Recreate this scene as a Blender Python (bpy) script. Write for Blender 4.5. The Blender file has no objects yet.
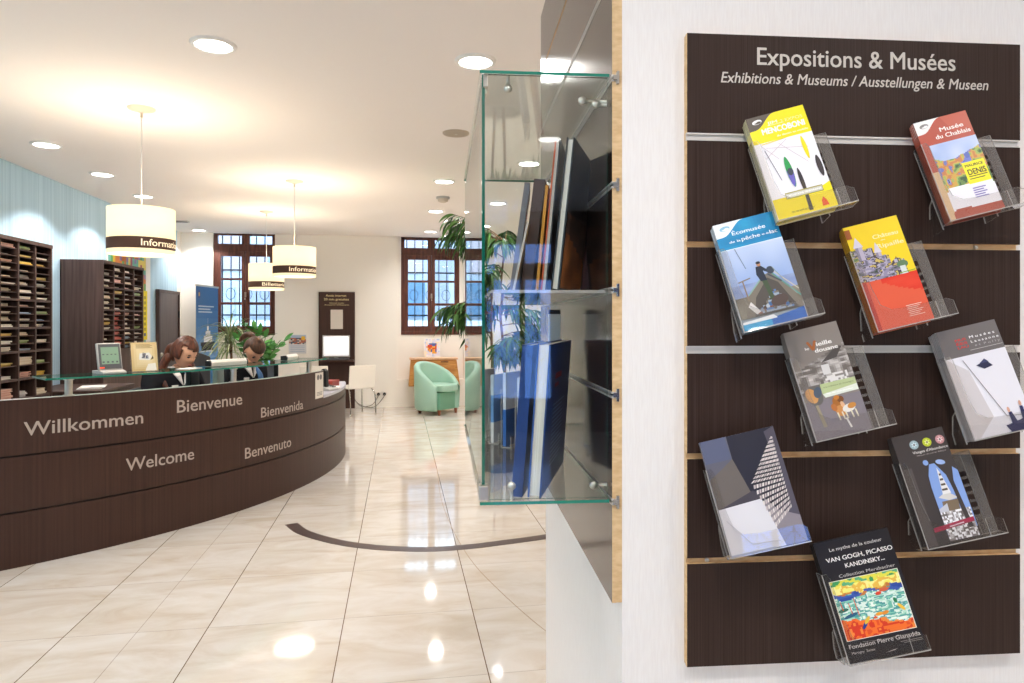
import bpy, math, random
from mathutils import Matrix, Vector
PI = math.pi
R = math.radians
rnd = random.Random(7)
S = bpy.context.scene
COL = S.collection

# ------------------------------------------------------------------ camera, world, exposure
YAW = math.atan(112 / 683.0)
cam_d = bpy.data.cameras.new('camera')
cam_d.sensor_width = 36.0
cam_d.lens = 683.0 / 1024.0 * 36.0
cam_d.shift_y = -19.0 / 1024.0
cam_d.clip_start = 0.05
cam = bpy.data.objects.new('camera', cam_d)
COL.objects.link(cam)
cam.location = (0, 0, 1.38)
cam.rotation_euler = (PI / 2, 0, -YAW)
S.camera = cam

w = bpy.data.worlds.new('daylight')
S.world = w
w.use_nodes = True
bg = w.node_tree.nodes['Background']
bg.inputs[0].default_value = (0.66, 0.83, 1.0, 1)
bg.inputs[1].default_value = 4.2

S.view_settings.view_transform = 'Standard'
S.view_settings.look = 'None'
S.view_settings.exposure = 0.82
S.view_settings.gamma = 1.0
S.view_settings.use_curve_mapping = False
try:
    S.cycles.use_denoising = True
    S.cycles.transparent_max_bounces = 32
    S.cycles.max_bounces = 18
    S.cycles.diffuse_bounces = 12
    S.cycles.glossy_bounces = 6
    S.cycles.sample_clamp_indirect = 6.0
    S.cycles.caustics_reflective = False
    S.cycles.caustics_refractive = False
except Exception:
    pass

SPOT_W = 9.2          # downlight lamp
PEND_W = 15.0          # bulb inside a drum shade
LAMP_COL = (1.0, 0.965, 0.935)
PEND_COL = (1.0, 0.89, 0.75)


# ------------------------------------------------------------------ materials
def lin(c):
    if isinstance(c, str):
        c = c.lstrip('#')
        c = tuple(int(c[i:i + 2], 16) / 255 for i in (0, 2, 4))
    return tuple(x / 12.92 if x <= 0.04045 else ((x + 0.055) / 1.055) ** 2.4 for x in c[:3])


def base_mat(name):
    m = bpy.data.materials.new(name)
    m.use_nodes = True
    nt = m.node_tree
    return m, nt, nt.nodes['Principled BSDF']


def mat(name, col, rough=0.5, metal=0.0, spec=0.5, emit=None, es=0.0, coat=0.0):
    m, nt, p = base_mat(name)
    p.inputs['Base Color'].default_value = (*lin(col), 1)
    p.inputs['Roughness'].default_value = rough
    p.inputs['Metallic'].default_value = metal
    p.inputs['Specular IOR Level'].default_value = spec
    if coat:
        p.inputs['Coat Weight'].default_value = coat
        p.inputs['Coat Roughness'].default_value = 0.05
    if emit:
        p.inputs['Emission Color'].default_value = (*(lin(emit) if isinstance(emit, str) else emit), 1)
        p.inputs['Emission Strength'].default_value = es
    return m


def noise_mat(name, c1, c2, scale, rough=0.5, spec=0.5, bump=0.0, detail=4.0, lo=0.35, hi=0.65, nscale=1.0):
    m, nt, p = base_mat(name)
    N, L = nt.nodes, nt.links
    tc = N.new('ShaderNodeTexCoord')
    mp = N.new('ShaderNodeMapping')
    mp.inputs['Scale'].default_value = scale
    nz = N.new('ShaderNodeTexNoise')
    nz.inputs['Scale'].default_value = nscale
    nz.inputs['Detail'].default_value = detail
    rp = N.new('ShaderNodeValToRGB')
    rp.color_ramp.elements[0].position = lo
    rp.color_ramp.elements[1].position = hi
    rp.color_ramp.elements[0].color = (*lin(c1), 1)
    rp.color_ramp.elements[1].color = (*lin(c2), 1)
    L.new(tc.outputs['Object'], mp.inputs['Vector'])
    L.new(mp.outputs[0], nz.inputs['Vector'])
    L.new(nz.outputs['Fac'], rp.inputs[0])
    L.new(rp.outputs[0], p.inputs['Base Color'])
    p.inputs['Roughness'].default_value = rough
    p.inputs['Specular IOR Level'].default_value = spec
    if bump:
        b = N.new('ShaderNodeBump')
        b.inputs['Strength'].default_value = bump
        b.inputs['Distance'].default_value = 0.002
        L.new(nz.outputs['Fac'], b.inputs['Height'])
        L.new(b.outputs[0], p.inputs['Normal'])
    return m


def print_mat(name, rough=0.35, spec=0.5):
    m, nt, p = base_mat(name)
    a = nt.nodes.new('ShaderNodeAttribute')
    a.attribute_name = 'Col'
    nt.links.new(a.outputs['Color'], p.inputs['Base Color'])
    p.inputs['Roughness'].default_value = rough
    p.inputs['Specular IOR Level'].default_value = spec
    return m


def clear_mat(name, tint, f0=0.04, haze=0.0, haze_col='ffffff', rough=0.02):
    """thin clear sheet: see-through straight ahead, mirror-like at grazing angles"""
    m = bpy.data.materials.new(name)
    m.use_nodes = True
    nt = m.node_tree
    N, L = nt.nodes, nt.links
    N.remove(N['Principled BSDF'])
    out = N['Material Output']
    lw = N.new('ShaderNodeLayerWeight')
    pw = N.new('ShaderNodeMath')
    pw.operation = 'POWER'
    pw.inputs[1].default_value = 5.0
    ma = N.new('ShaderNodeMath')
    ma.operation = 'MULTIPLY_ADD'
    ma.inputs[1].default_value = 1.0 - f0
    ma.inputs[2].default_value = f0
    L.new(lw.outputs['Facing'], pw.inputs[0])
    L.new(pw.outputs[0], ma.inputs[0])
    tr = N.new('ShaderNodeBsdfTransparent')
    tr.inputs[0].default_value = (*lin(tint), 1)
    body = tr.outputs[0]
    if haze:
        df = N.new('ShaderNodeBsdfDiffuse')
        df.inputs[0].default_value = (*lin(haze_col), 1)
        mh = N.new('ShaderNodeMixShader')
        mh.inputs[0].default_value = haze
        L.new(tr.outputs[0], mh.inputs[1])
        L.new(df.outputs[0], mh.inputs[2])
        body = mh.outputs[0]
    gl = N.new('ShaderNodeBsdfGlossy')
    gl.inputs['Roughness'].default_value = rough
    mx = N.new('ShaderNodeMixShader')
    L.new(ma.outputs[0], mx.inputs[0])
    L.new(body, mx.inputs[1])
    L.new(gl.outputs[0], mx.inputs[2])
    L.new(mx.outputs[0], out.inputs['Surface'])
    return m


M = {}
M['wenge'] = noise_mat('wenge_laminate', '2b1c16', '40302a', (420, 420, 2.2), rough=0.45, spec=0.18, lo=0.3, hi=0.7)
M['wenge_gloss'] = noise_mat('wenge_laminate_gloss', '32241f', '443430', (420, 420, 2.2), rough=0.14, spec=0.5, lo=0.3, hi=0.7)
M['counter_wood'] = noise_mat('counter_laminate', '3a251e', '483028', (90, 90, 1.2), rough=0.40, spec=0.3, lo=0.3, hi=0.7)
M['counter_dark'] = mat('counter_groove', '2a1b16', 0.6)
M['rack_wood'] = noise_mat('rack_laminate', '3f2c26', '54403a', (40, 40, 1.5), rough=0.5, spec=0.4)
M['chip'] = noise_mat('raw_board_edge', 'cda97c', 'dfc093', (40, 40, 120), rough=0.7, spec=0.3)
M['alu'] = mat('aluminium_rail', 'd6d0ca', 0.42, 0.35)
M['chrome'] = mat('chrome', 'c8c4be', 0.18, 1.0)
M['steel'] = mat('brushed_steel', 'cfc8bd', 0.3, 1.0)
M['wallpaper'] = noise_mat('white_vinyl_wallpaper', 'e9e3e0', 'ede8e5', (320, 320, 25), rough=0.75, spec=0.25, bump=0.15, detail=2)
M['plaster'] = mat('cream_plaster', 'f3efe8', 0.85, spec=0.2)
M['ceiling'] = mat('ceiling_paint', 'f8f1ec', 0.9, spec=0.2)
M['blue'] = noise_mat('blue_streaked_wallpaper', 'aed0e4', 'c6e3f4', (40, 40, 0.5), rough=0.7, spec=0.3, detail=6)
M['white'] = mat('white_lacquer', 'f2f0ec', 0.4)
M['white_plastic'] = mat('white_plastic', 'f0ebe2', 0.35)
M['black'] = mat('black_plastic', '141416', 0.35)
M['grey'] = mat('grey_plastic', '55565a', 0.5)
M['lgrey'] = mat('light_grey_plastic', 'b5b3b0', 0.45)
M['win_wood'] = noise_mat('mahogany_window_wood', '4a261c', '66382a', (30, 30, 4), rough=0.45, spec=0.45)
M['iron'] = mat('dark_iron', '2b2f3a', 0.6)
M['print'] = print_mat('printed_paper', 0.38, 0.4)
M['matte_print'] = print_mat('printed_vinyl', 0.6, 0.3)
M['foliage'] = print_mat('foliage', 0.45, 0.4)
M['paint_col'] = print_mat('painted_colours', 0.7, 0.2)
M['glass'] = clear_mat('cabinet_glass', 'fbfdfc', 0.037)
M['daylight_tint_pane'] = clear_mat('daylight_blue_tinted_pane', 'b4ccf4', 0.04)  # blue of the daylight is put into the pane tint, for the case reflection
M['pane'] = clear_mat('window_glass', 'f2f8fb', 0.04)
M['glass_edge'] = mat('green_glass_edge', '167a66', 0.08, spec=0.6, coat=0.5)
M['counter_glass'] = clear_mat('counter_glass', 'd3ebe4', 0.05)
M['acrylic'] = clear_mat('clear_acrylic', 'fdfcfb', 0.045, haze=0.012, haze_col='e9e2dc')
M['acrylic_plate'] = clear_mat('scuffed_acrylic', 'ecebea', 0.05, haze=0.09, haze_col='e6dfd8')
M['acrylic_edge'] = clear_mat('acrylic_edge', 'f2f0ee', 0.10, haze=0.42, haze_col='f2ebe4')
M['letter'] = mat('light_lettering', 'cfc6bc', 0.6)
M['counter_letter'] = mat('pale_lettering', 'b7aaa0', 0.6)
M['shade'] = mat('lampshade_fabric', 'ecdcb6', 0.8, emit=(1.0, 0.86, 0.54), es=0.58)
M['shade_in'] = mat('lampshade_diffuser', 'fff6e6', 0.8, emit=(1.0, 0.90, 0.68), es=0.95)
M['band'] = mat('lampshade_band', '5a3a28', 0.6)
M['band_text'] = mat('lampshade_band_lettering', 'fff0cf', 0.7, emit=(1.0, 0.85, 0.58), es=0.35)
M['led'] = mat('downlight_lens', 'ffffff', 0.5, emit=(1.0, 0.97, 0.92), es=10.0)
M['screen'] = mat('lit_screen', 'ffffff', 0.3, emit=(0.86, 0.93, 1.0), es=0.30)
M['lcd'] = mat('green_lcd', '6f8a74', 0.3, emit=(0.28, 0.42, 0.30), es=0.18)
M['red_led'] = mat('red_indicator', 'd03020', 0.3, emit=(0.8, 0.1, 0.04), es=0.8)
M['mint'] = mat('mint_leatherette', '9cc2b0', 0.42, spec=0.45)
M['oak'] = noise_mat('orange_oak', 'b87735', 'd49a55', (6, 6, 60), rough=0.45)
M['oak_top'] = noise_mat('pinkish_wood_top', 'd9ac86', 'e4bd9b', (60, 6, 6), rough=0.4)
M['skin'] = mat('skin', 'dda888', 0.55, spec=0.35)
M['lips'] = mat('lips', 'b0645a', 0.5)
M['eye'] = mat('eye', '2c1d18', 0.3)
M['hair1'] = noise_mat('auburn_hair', '38190e', '6a3820', (60, 60, 18), rough=0.45, spec=0.5)
M['hair2'] = noise_mat('brown_hair', '3c261a', '664530', (60, 60, 18), rough=0.5, spec=0.4)
M['uniform'] = mat('navy_uniform', '14141a', 0.8, spec=0.25)
M['collar'] = mat('white_collar', 'e9e4e0', 0.8)
M['scarf'] = mat('blue_scarf', '4a74a8', 0.7)
M['pot'] = mat('grey_pot', '6a655f', 0.6)
M['soil'] = noise_mat('soil', '2a1e16', '40301f', (40, 40, 40), rough=0.95)
M['bark_green'] = mat('green_stem', '4a6a34', 0.6)
M['bark'] = noise_mat('bark', '6b4a33', '8d6a4c', (30, 30, 12), rough=0.85)
M['strip'] = mat('dark_floor_inlay', '4f3f3c', 0.35)
M['seam'] = mat('cut_tile_seam', 'a08a70', 0.6)
M['street'] = mat('street_stone', '9aa0a6', 0.9)
M['door'] = noise_mat('grey_brown_door', '584b49', '675a57', (30, 30, 1.5), rough=0.45)
M['chairfab'] = mat('charcoal_fabric', '3a3c40', 0.85)
M['red_box'] = mat('red_card', '8e2e26', 0.5)
M['cable'] = mat('grey_cable', '8d867c', 0.5)
M['cap'] = mat('ceiling_fitting', 'cfc3b2', 0.6)


def floor_material():
    m, nt, p = base_mat('polished_marble_tiles')
    N, L = nt.nodes, nt.links

    def math_(op, a, b=None, c=None):
        n = N.new('ShaderNodeMath')
        n.operation = op
        for i, x in enumerate((a, b, c)):
            if x is None:
                continue
            if isinstance(x, (int, float)):
                n.inputs[i].default_value = x
            else:
                L.new(x, n.inputs[i])
        return n.outputs[0]
    tc = N.new('ShaderNodeTexCoord')
    sp = N.new('ShaderNodeSeparateXYZ')
    L.new(tc.outputs['Object'], sp.inputs[0])

    def joint(v, v0, pitch, half):
        t = math_('DIVIDE', math_('ADD', v, 60 * pitch - v0), pitch)
        f = math_('FRACT', t)
        d = math_('SUBTRACT', 0.5, math_('ABSOLUTE', math_('SUBTRACT', f, 0.5)))
        return math_('LESS_THAN', math_('MULTIPLY', d, pitch), half), math_('FLOOR', t)
    jx, ix = joint(sp.outputs[0], -0.257, 0.6, 0.0022)
    jy, iy = joint(sp.outputs[1], 2.66, 0.61, 0.0013)
    jh = math_('LESS_THAN', math_('ABSOLUTE', math_('ADD', sp.outputs[0], 1.157)), 0.0016)
    strong = math_('MAXIMUM', jx, 0.0)
    weak = math_('MAXIMUM', math_('MULTIPLY', jy, 0.55), math_('MULTIPLY', jh, 0.55))
    line = math_('MAXIMUM', strong, weak)
    wn = N.new('ShaderNodeTexWhiteNoise')
    wn.noise_dimensions = '2D'
    cb = N.new('ShaderNodeCombineXYZ')
    L.new(ix, cb.inputs[0])
    L.new(iy, cb.inputs[1])
    L.new(cb.outputs[0], wn.inputs['Vector'])
    off = N.new('ShaderNodeVectorMath')
    off.operation = 'MULTIPLY_ADD'
    L.new(wn.outputs['Color'], off.inputs[0])
    off.inputs[1].default_value = (30, 30, 30)
    L.new(tc.outputs['Object'], off.inputs[2])
    mp = N.new('ShaderNodeMapping')
    mp.inputs['Scale'].default_value = (2.2, 5.5, 1)
    mp.inputs['Rotation'].default_value = (0, 0, 0.35)
    L.new(off.outputs[0], mp.inputs['Vector'])
    nz = N.new('ShaderNodeTexNoise')
    nz.inputs['Scale'].default_value = 1.0
    nz.inputs['Detail'].default_value = 7
    nz.inputs['Roughness'].default_value = 0.62
    nz.inputs['Distortion'].default_value = 0.8
    L.new(mp.outputs[0], nz.inputs['Vector'])
    rp = N.new('ShaderNodeValToRGB')
    e = rp.color_ramp.elements
    e[0].position, e[0].color = 0.30, (*lin('c6b9a9'), 1)
    e[1].position, e[1].color = 0.62, (*lin('d8d3cd'), 1)
    x = e.new(0.44)
    x.color = (*lin('cfc6bb'), 1)
    L.new(nz.outputs['Fac'], rp.inputs[0])
    mx = N.new('ShaderNodeMix')
    mx.data_type = 'RGBA'
    L.new(line, mx.inputs['Factor'])
    L.new(rp.outputs[0], mx.inputs['A'])
    mx.inputs['B'].default_value = (*lin('6e5a48'), 1)
    L.new(mx.outputs['Result'], p.inputs['Base Color'])
    p.inputs['Roughness'].default_value = 0.055
    p.inputs['Specular IOR Level'].default_value = 0.38
    return m


M['floor'] = floor_material()


# ------------------------------------------------------------------ mesh builder
class MB:
    def __init__(self):
        self.v, self.f, self.m, self.c = [], [], [], []
        self.col = None

    def add(self, vs, fs, m=0, col=None):
        o = len(self.v)
        self.v += [tuple(p) for p in vs]
        for i, f in enumerate(fs):
            self.f.append([o + k for k in f])
            self.m.append(m[i] if isinstance(m, (list, tuple)) else m)
            self.c.append(col if col is not None else self.col)
        return self

    def box(self, a, b, m=0, col=None):
        (x0, y0, z0), (x1, y1, z1) = a, b
        vs = [(x0, y0, z0), (x1, y0, z0), (x1, y1, z0), (x0, y1, z0), (x0, y0, z1), (x1, y0, z1), (x1, y1, z1), (x0, y1, z1)]
        fs = [(0, 3, 2, 1), (4, 5, 6, 7), (0, 1, 5, 4), (1, 2, 6, 5), (2, 3, 7, 6), (3, 0, 4, 7)]
        return self.add(vs, fs, m, col)

    def sheet(self, a, b, face=0, edge=1):
        """box whose two large faces get one material and whose edges get another"""
        d = [abs(b[i] - a[i]) for i in range(3)]
        t = d.index(min(d))
        big = {0: (3, 5), 1: (2, 4), 2: (0, 1)}[t]
        return self.box(a, b, [face if i in big else edge for i in range(6)])

    def prism(self, pts, h0, h1, axis='z', m=0, edge=None, col=None):
        n = len(pts)
        mk = {'z': lambda p, h: (p[0], p[1], h), 'y': lambda p, h: (p[0], h, p[1]), 'x': lambda p, h: (h, p[0], p[1])}[axis]
        vs = [mk(p, h0) for p in pts] + [mk(p, h1) for p in pts]
        fs = [tuple(range(n))[::-1], tuple(range(n, 2 * n))] + [(i, (i + 1) % n, n + (i + 1) % n, n + i) for i in range(n)]
        return self.add(vs, fs, [m, m] + [m if edge is None else edge] * n, col)

    def lathe(self, prof, n=32, c=(0, 0, 0), m=0, col=None, axis='z'):
        vs, fs = [], []
        for r, z in prof:
            for k in range(n):
                a = 2 * PI * k / n
                p = (r * math.cos(a), r * math.sin(a), z)
                if axis == 'y':
                    p = (p[0], p[2], p[1])
                elif axis == 'x':
                    p = (p[2], p[0], p[1])
                vs.append((c[0] + p[0], c[1] + p[1], c[2] + p[2]))
        for j in range(len(prof) - 1):
            for k in range(n):
                k2 = (k + 1) % n
                fs.append((j * n + k, j * n + k2, (j + 1) * n + k2, (j + 1) * n + k))
        return self.add(vs, fs, m, col)

    def tube(self, pts, r, n=10, m=0, col=None, r1=None):
        pts = [Vector(p) for p in pts]
        vs, fs = [], []
        up = Vector((0, 0, 1))
        for i, p in enumerate(pts):
            t = (pts[min(i + 1, len(pts) - 1)] - pts[max(i - 1, 0)]).normalized()
            u = t.cross(up)
            if u.length < 1e-4:
                u = t.cross(Vector((0, 1, 0)))
            u.normalize()
            v = t.cross(u)
            rr = r if r1 is None else r + (r1 - r) * i / (len(pts) - 1)
            for k in range(n):
                a = 2 * PI * k / n
                vs.append(p + u * (rr * math.cos(a)) + v * (rr * math.sin(a)))
        for i in range(len(pts) - 1):
            for k in range(n):
                k2 = (k + 1) % n
                fs.append((i * n + k, i * n + k2, (i + 1) * n + k2, (i + 1) * n + k))
        fs.append(tuple(range(n)))
        fs.append(tuple(range((len(pts) - 1) * n, len(pts) * n))[::-1])
        return self.add(vs, fs, m, col)

    def ball(self, c, r, n=16, m=0, col=None, sc=(1, 1, 1)):
        vs, fs = [], []
        k = n // 2
        for i in range(k + 1):
            t = PI * i / k
            for j in range(n):
                a = 2 * PI * j / n
                vs.append((c[0] + r * sc[0] * math.sin(t) * math.cos(a), c[1] + r * sc[1] * math.sin(t) * math.sin(a), c[2] + r * sc[2] * math.cos(t)))
        for i in range(k):
            for j in range(n):
                j2 = (j + 1) % n
                fs.append((i * n + j, (i + 1) * n + j, (i + 1) * n + j2, i * n + j2))
        return self.add(vs, fs, m, col)

    def xf(self, mtx):
        self.v = [tuple(mtx @ Vector(p)) for p in self.v]
        return self

    def build(self, name, mats, parent=None, smooth=False, bevel=0.0, seg=2):
        if not isinstance(mats, (list, tuple)):
            mats = [mats]
        me = bpy.data.meshes.new(name)
        me.from_pydata(self.v, [], self.f)
        for m in mats:
            me.materials.append(m)
        me.polygons.foreach_set('material_index', self.m)
        if any(c is not None for c in self.c):
            at = me.color_attributes.new('Col', 'FLOAT_COLOR', 'CORNER')
            buf = []
            for c, f in zip(self.c, self.f):
                buf += [*(c if c is not None else (0.8, 0.8, 0.8)), 1.0] * len(f)
            at.data.foreach_set('color', buf)
        if smooth:
            me.polygons.foreach_set('use_smooth', [True] * len(self.f))
        me.update()
        o = bpy.data.objects.new(name, me)
        COL.objects.link(o)
        if parent is not None:
            o.parent = parent
        if bevel:
            b = o.modifiers.new('bevel', 'BEVEL')
            b.width = bevel
            b.segments = seg
            b.limit_method = 'ANGLE'
        return o


def tag(o, label, cat, group=None):
    o['label'] = label
    o['category'] = cat
    if group:
        o['group'] = group
    return o


def thing(name, label, cat, mtx=None, group=None):
    o = bpy.data.objects.new(name, None)
    o.empty_display_size = 0.1
    COL.objects.link(o)
    if mtx is not None:
        o.matrix_world = mtx
    return tag(o, label, cat, group)


def struct(o):
    o['kind'] = 'structure'
    return o


def at(x, y, z=0.0, rz=0.0):
    return Matrix.Translation((x, y, z)) @ Matrix.Rotation(rz, 4, 'Z')


BLOCK = Matrix.Rotation(-(YAW - math.atan(56 / 683.0)), 4, 'Z')     # the pillar stands turned against the room


def bl(x, y, z=0.0):
    return BLOCK @ Matrix.Translation((x, y, z))


_txt = {}


def text_geo(s, bold=0.0, shear=0.0, spacing=1.0):
    key = (s, bold, shear, spacing)
    if key not in _txt:
        cu = bpy.data.curves.new('lettering', 'FONT')
        cu.body = s
        cu.size = 1.0
        cu.shear = shear
        cu.space_character = spacing
        cu.resolution_u = 3
        ob = bpy.data.objects.new('lettering', cu)
        COL.objects.link(ob)
        dg = bpy.context.evaluated_depsgraph_get()
        me = ob.evaluated_get(dg).to_mesh()
        vs = [(v.co.x, v.co.y) for v in me.vertices]
        fs = [tuple(p.vertices) for p in me.polygons]
        ob.evaluated_get(dg).to_mesh_clear()
        bpy.data.objects.remove(ob)
        bpy.data.curves.remove(cu)
        x0 = min(v[0] for v in vs)
        x1 = max(v[0] for v in vs)
        vs = [(v[0] - x0, v[1]) for v in vs]
        if bold:
            n0, f0 = len(vs), list(fs)
            vs = [(x + d * bold, y + e * bold, k) for k, (d, e) in enumerate(((-1, -.5), (1, -.5), (-.5, .6), (.5, .6))) for x, y in vs]
            fs = [tuple(i + k * n0 for i in f) for k in range(4) for f in f0]
        else:
            vs = [(x, y, 0) for x, y in vs]
        _txt[key] = (vs, fs, x1 - x0)
    return _txt[key]


CAP = 0.70     # cap height of the built-in font at size 1


def text_fit(s, width, cap, bold=0.0, shear=0.0):
    """2-D lettering scaled to an exact width and cap height"""
    vs, fs, w0 = text_geo(s, bold * 0.8, shear)
    sx, sy = width / w0, cap / CAP
    return [(x * sx, y * sy, k * 4e-5) for x, y, k in vs], fs


ORD = ['first', 'second', 'third', 'fourth', 'fifth', 'sixth', 'seventh', 'eighth', 'ninth', 'tenth', 'eleventh', 'twelfth',
       'thirteenth', 'fourteenth', 'fifteenth', 'sixteenth', 'seventeenth', 'eighteenth']

# ------------------------------------------------------------------ the room
XL, XR, YB, YF, ZC = -3.36, 3.4, 11.30, -6.0, 2.78
b = MB()
b.add([(XL - 0.3, YF - 0.3, 0), (XR + 0.3, YF - 0.3, 0), (XR + 0.3, YB + 0.4, 0), (XL - 0.3, YB + 0.4, 0)], [(0, 1, 2, 3)])
struct(b.build('floor', M['floor']))
b = MB()
b.box((XL - 0.3, YF - 0.3, ZC), (XR + 0.3, YB + 0.02, ZC + 0.25))
struct(b.build('ceiling', M['ceiling']))
SW = [(-5.3, -4.0), (-3.5, -2.2), (-1.7, -0.4)]       # tall street windows behind the camera
b = MB()
ys = [YF] + [v_ for p_ in SW for v_ in p_] + [11.12]
for i in range(0, len(ys), 2):
    b.box((XL - 0.25, ys[i], 0), (XL, ys[i + 1], ZC))
for y0, y1 in SW:
    b.box((XL - 0.25, y0, 0), (XL, y1, 0.8))
    b.box((XL - 0.25, y0, 2.6), (XL, y1, ZC))
struct(b.build('wall_left', M['blue']))
for i, (y0, y1) in enumerate(SW):
    o = bpy.data.objects.new('window_%d' % (5 + i), None)
    COL.objects.link(o)
    o.location = (XL - 0.12, (y0 + y1) / 2, 0)
    struct(o)
    hw = (y1 - y0) / 2
    f = MB()
    for q0, q1, z0, z1 in ((-hw, -hw + .06, .8, 2.6), (hw - .06, hw, .8, 2.6), (-.04, .04, .8, 2.6), (-hw, hw, .8, .88), (-hw, hw, 2.05, 2.13), (-hw, hw, 2.54, 2.6)):
        f.box((-0.03, q0, z0), (0.03, q1, z1))
    f.build('frame', M['win_wood'], o)
    MB().box((-0.003, -hw + .05, .85), (0.003, hw - .05, 2.56)).build('pane', M['pane'], o)
    ld = bpy.data.lights.new('window_portal', 'AREA')
    ld.shape = 'RECTANGLE'
    ld.size, ld.size_y = 1.8, 2 * hw
    ld.cycles.is_portal = True
    lo = bpy.data.objects.new('window_portal', ld)
    COL.objects.link(lo)
    lo.location = (XL - 0.26, (y0 + y1) / 2, 1.7)
    lo.rotation_euler = (0, -PI / 2, 0)
b = MB()
b.box((XL - 0.25, 11.12, 0), (XL, YB + 0.3, 3.1))
struct(b.build('wall_corner', M['plaster']))
b = MB()
b.box((XR, YF, 0), (XR + 0.25, YB + 0.3, ZC))
struct(b.build('wall_right', M['plaster']))

W1 = (-2.887, -1.957)
W2 = (0.016, 0.985)
NX0, NX1, NZ = -0.045, 1.05, 0.44
ZS = 1.178
b = MB()
for x0, x1, z0, z1 in ((XL, W1[0], 0, 3.1), (W1[0], W1[1], 0, ZS), (W1[0], W1[1], 2.9, 3.1), (W1[1], NX0, 0, 3.1), (NX0, NX1, 0, NZ), (NX0, NX1, 2.9, 3.1), (NX1, XR, 0, 3.1)):
    b.box((x0, YB, z0), (x1, YB + 0.24, z1))
b.box((NX0, YB + 0.17, NZ), (NX1, YB + 0.24, ZS))
b.box((NX0, YB + 0.17, ZS), (W2[0], YB + 0.24, 2.9))
b.box((W2[1], YB + 0.17, ZS), (NX1, YB + 0.24, 2.9))
struct(b.build('wall_back', M['plaster']))
# wall behind the camera with a street window
FW = (-0.06, 0.76)
b = MB()
for x0, x1, z0, z1 in ((XL, FW[0], 0, ZC), (FW[0], FW[1], 0, 0.35), (FW[0], FW[1], 2.42, ZC), (FW[1], XR, 0, ZC)):
    b.box((x0, YF - 0.22, z0), (x1, YF, z1))
struct(b.build('wall_front', M['rack_wood']))
b = MB()
b.box((XL, YB - 0.012, 0), (NX0 - 0.01, YB, 0.075))
b.box((NX0 - 0.01, YB - 0.012, 0), (XR, YB, 0.075))
struct(b.build('baseboard_back', M['plaster']))
b = MB()
b.box((XL, YF + 0.01, 0), (XL + 0.012, 10.15, 0.075))
struct(b.build('baseboard_left', M['rack_wood']))


def window(name, x0, x1, y, ztop=2.753, flip=1):
    """brown timber window with two leaves, three panes each, and a top light; iron grille outside"""
    root = bpy.data.objects.new(name, None)
    COL.objects.link(root)
    root.location = ((x0 + x1) / 2, y, 0)
    struct(root)
    k = (x1 - x0) / 0.969
    cx = [(-0.484) * k, -0.368 * k, -0.045 * k, 0.076 * k, 0.40 * k, 0.484 * k]
    zz = [(1.322, 1.66), (1.702, 2.046), (2.082, 2.424), (2.666, ztop)]
    f = MB()
    f.box((cx[0], -0.05, 1.178), (cx[5], 0.04, 1.235))                     # sill rail
    f.box((cx[0], -0.03, 1.235), (cx[0] + 0.06, 0.04, 2.86))
    f.box((cx[5] - 0.05, -0.03, 1.235), (cx[5], 0.04, 2.86))
    f.box((cx[0], -0.035, 2.50), (cx[5], 0.04, 2.62))
    f.box((cx[0], -0.03, ztop), (cx[5], 0.04, 2.86))
    f.build('frame', M['win_wood'], root, bevel=0.006)
    for s in (0, 1):
        l = MB()
        a0, a1 = (cx[0] + 0.055, 0.012 * k) if s == 0 else (0.018 * k, cx[5] - 0.045)
        p0, p1 = (cx[1], cx[2]) if s == 0 else (cx[3], cx[4])
        l.box((a0, -0.045, 1.235), (p0, 0.02, 2.50))
        l.box((p1, -0.045, 1.235), (a1, 0.02, 2.50))
        for z0, z1 in ((1.235, 1.322), (1.66, 1.702), (2.046, 2.082), (2.424, 2.50)):
            l.box((p0, -0.042, z0), (p1, 0.02, z1))
        leaf = l.build('casement', M['win_wood'], root, bevel=0.005)
        for z0, z1 in zz[:3]:
            MB().box((p0 - 0.005, -0.012, z0 - 0.005), (p1 + 0.005, -0.006, z1 + 0.005)).build('pane', M['pane'], leaf)
        t = MB()
        t.box((p0 - 0.02, -0.012, 2.62), (p1 + 0.02, -0.006, ztop))
        t.build('top_light', M['pane'], root)
    tb = MB().box((cx[2], -0.03, 2.62), (cx[3], 0.04, ztop))
    tb.build('mullion', M['win_wood'], root)
    h = MB()
    h.box((0.005, -0.062, 1.78), (0.03, -0.045, 1.86))
    h.tube([(0.017, -0.055, 1.84), (0.017, -0.085, 1.84), (0.017, -0.085, 1.74)], 0.009, 8)
    h.build('handle', M['steel'], root)
    g = MB()
    for i in range(7):
        x = cx[1] - 0.02 + i * (cx[4] - cx[1] + 0.04) / 6
        g.box((x - 0.008, 0.14 * flip, 1.15), (x + 0.008, 0.154 * flip, 2.95))
    for z in (1.50, 2.22):
        g.box((cx[0], 0.142 * flip, z - 0.012), (cx[5], 0.156 * flip, z + 0.012))
    for i in range(3):
        for z in (1.84,):
            x = cx[1] + 0.1 + i * 0.27 * k
            pts = [(x + 0.07 * math.cos(t), 0.15 * flip, z + 0.09 * math.sin(t)) for t in [2 * PI * q / 16 for q in range(17)]]
            g.tube(pts, 0.005, 6)
    g.build('iron_grille', M['iron'], root)
    return root


window('window_1', *W1, YB + 0.06)
window('window_2', *W2, YB + 0.20)

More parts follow.
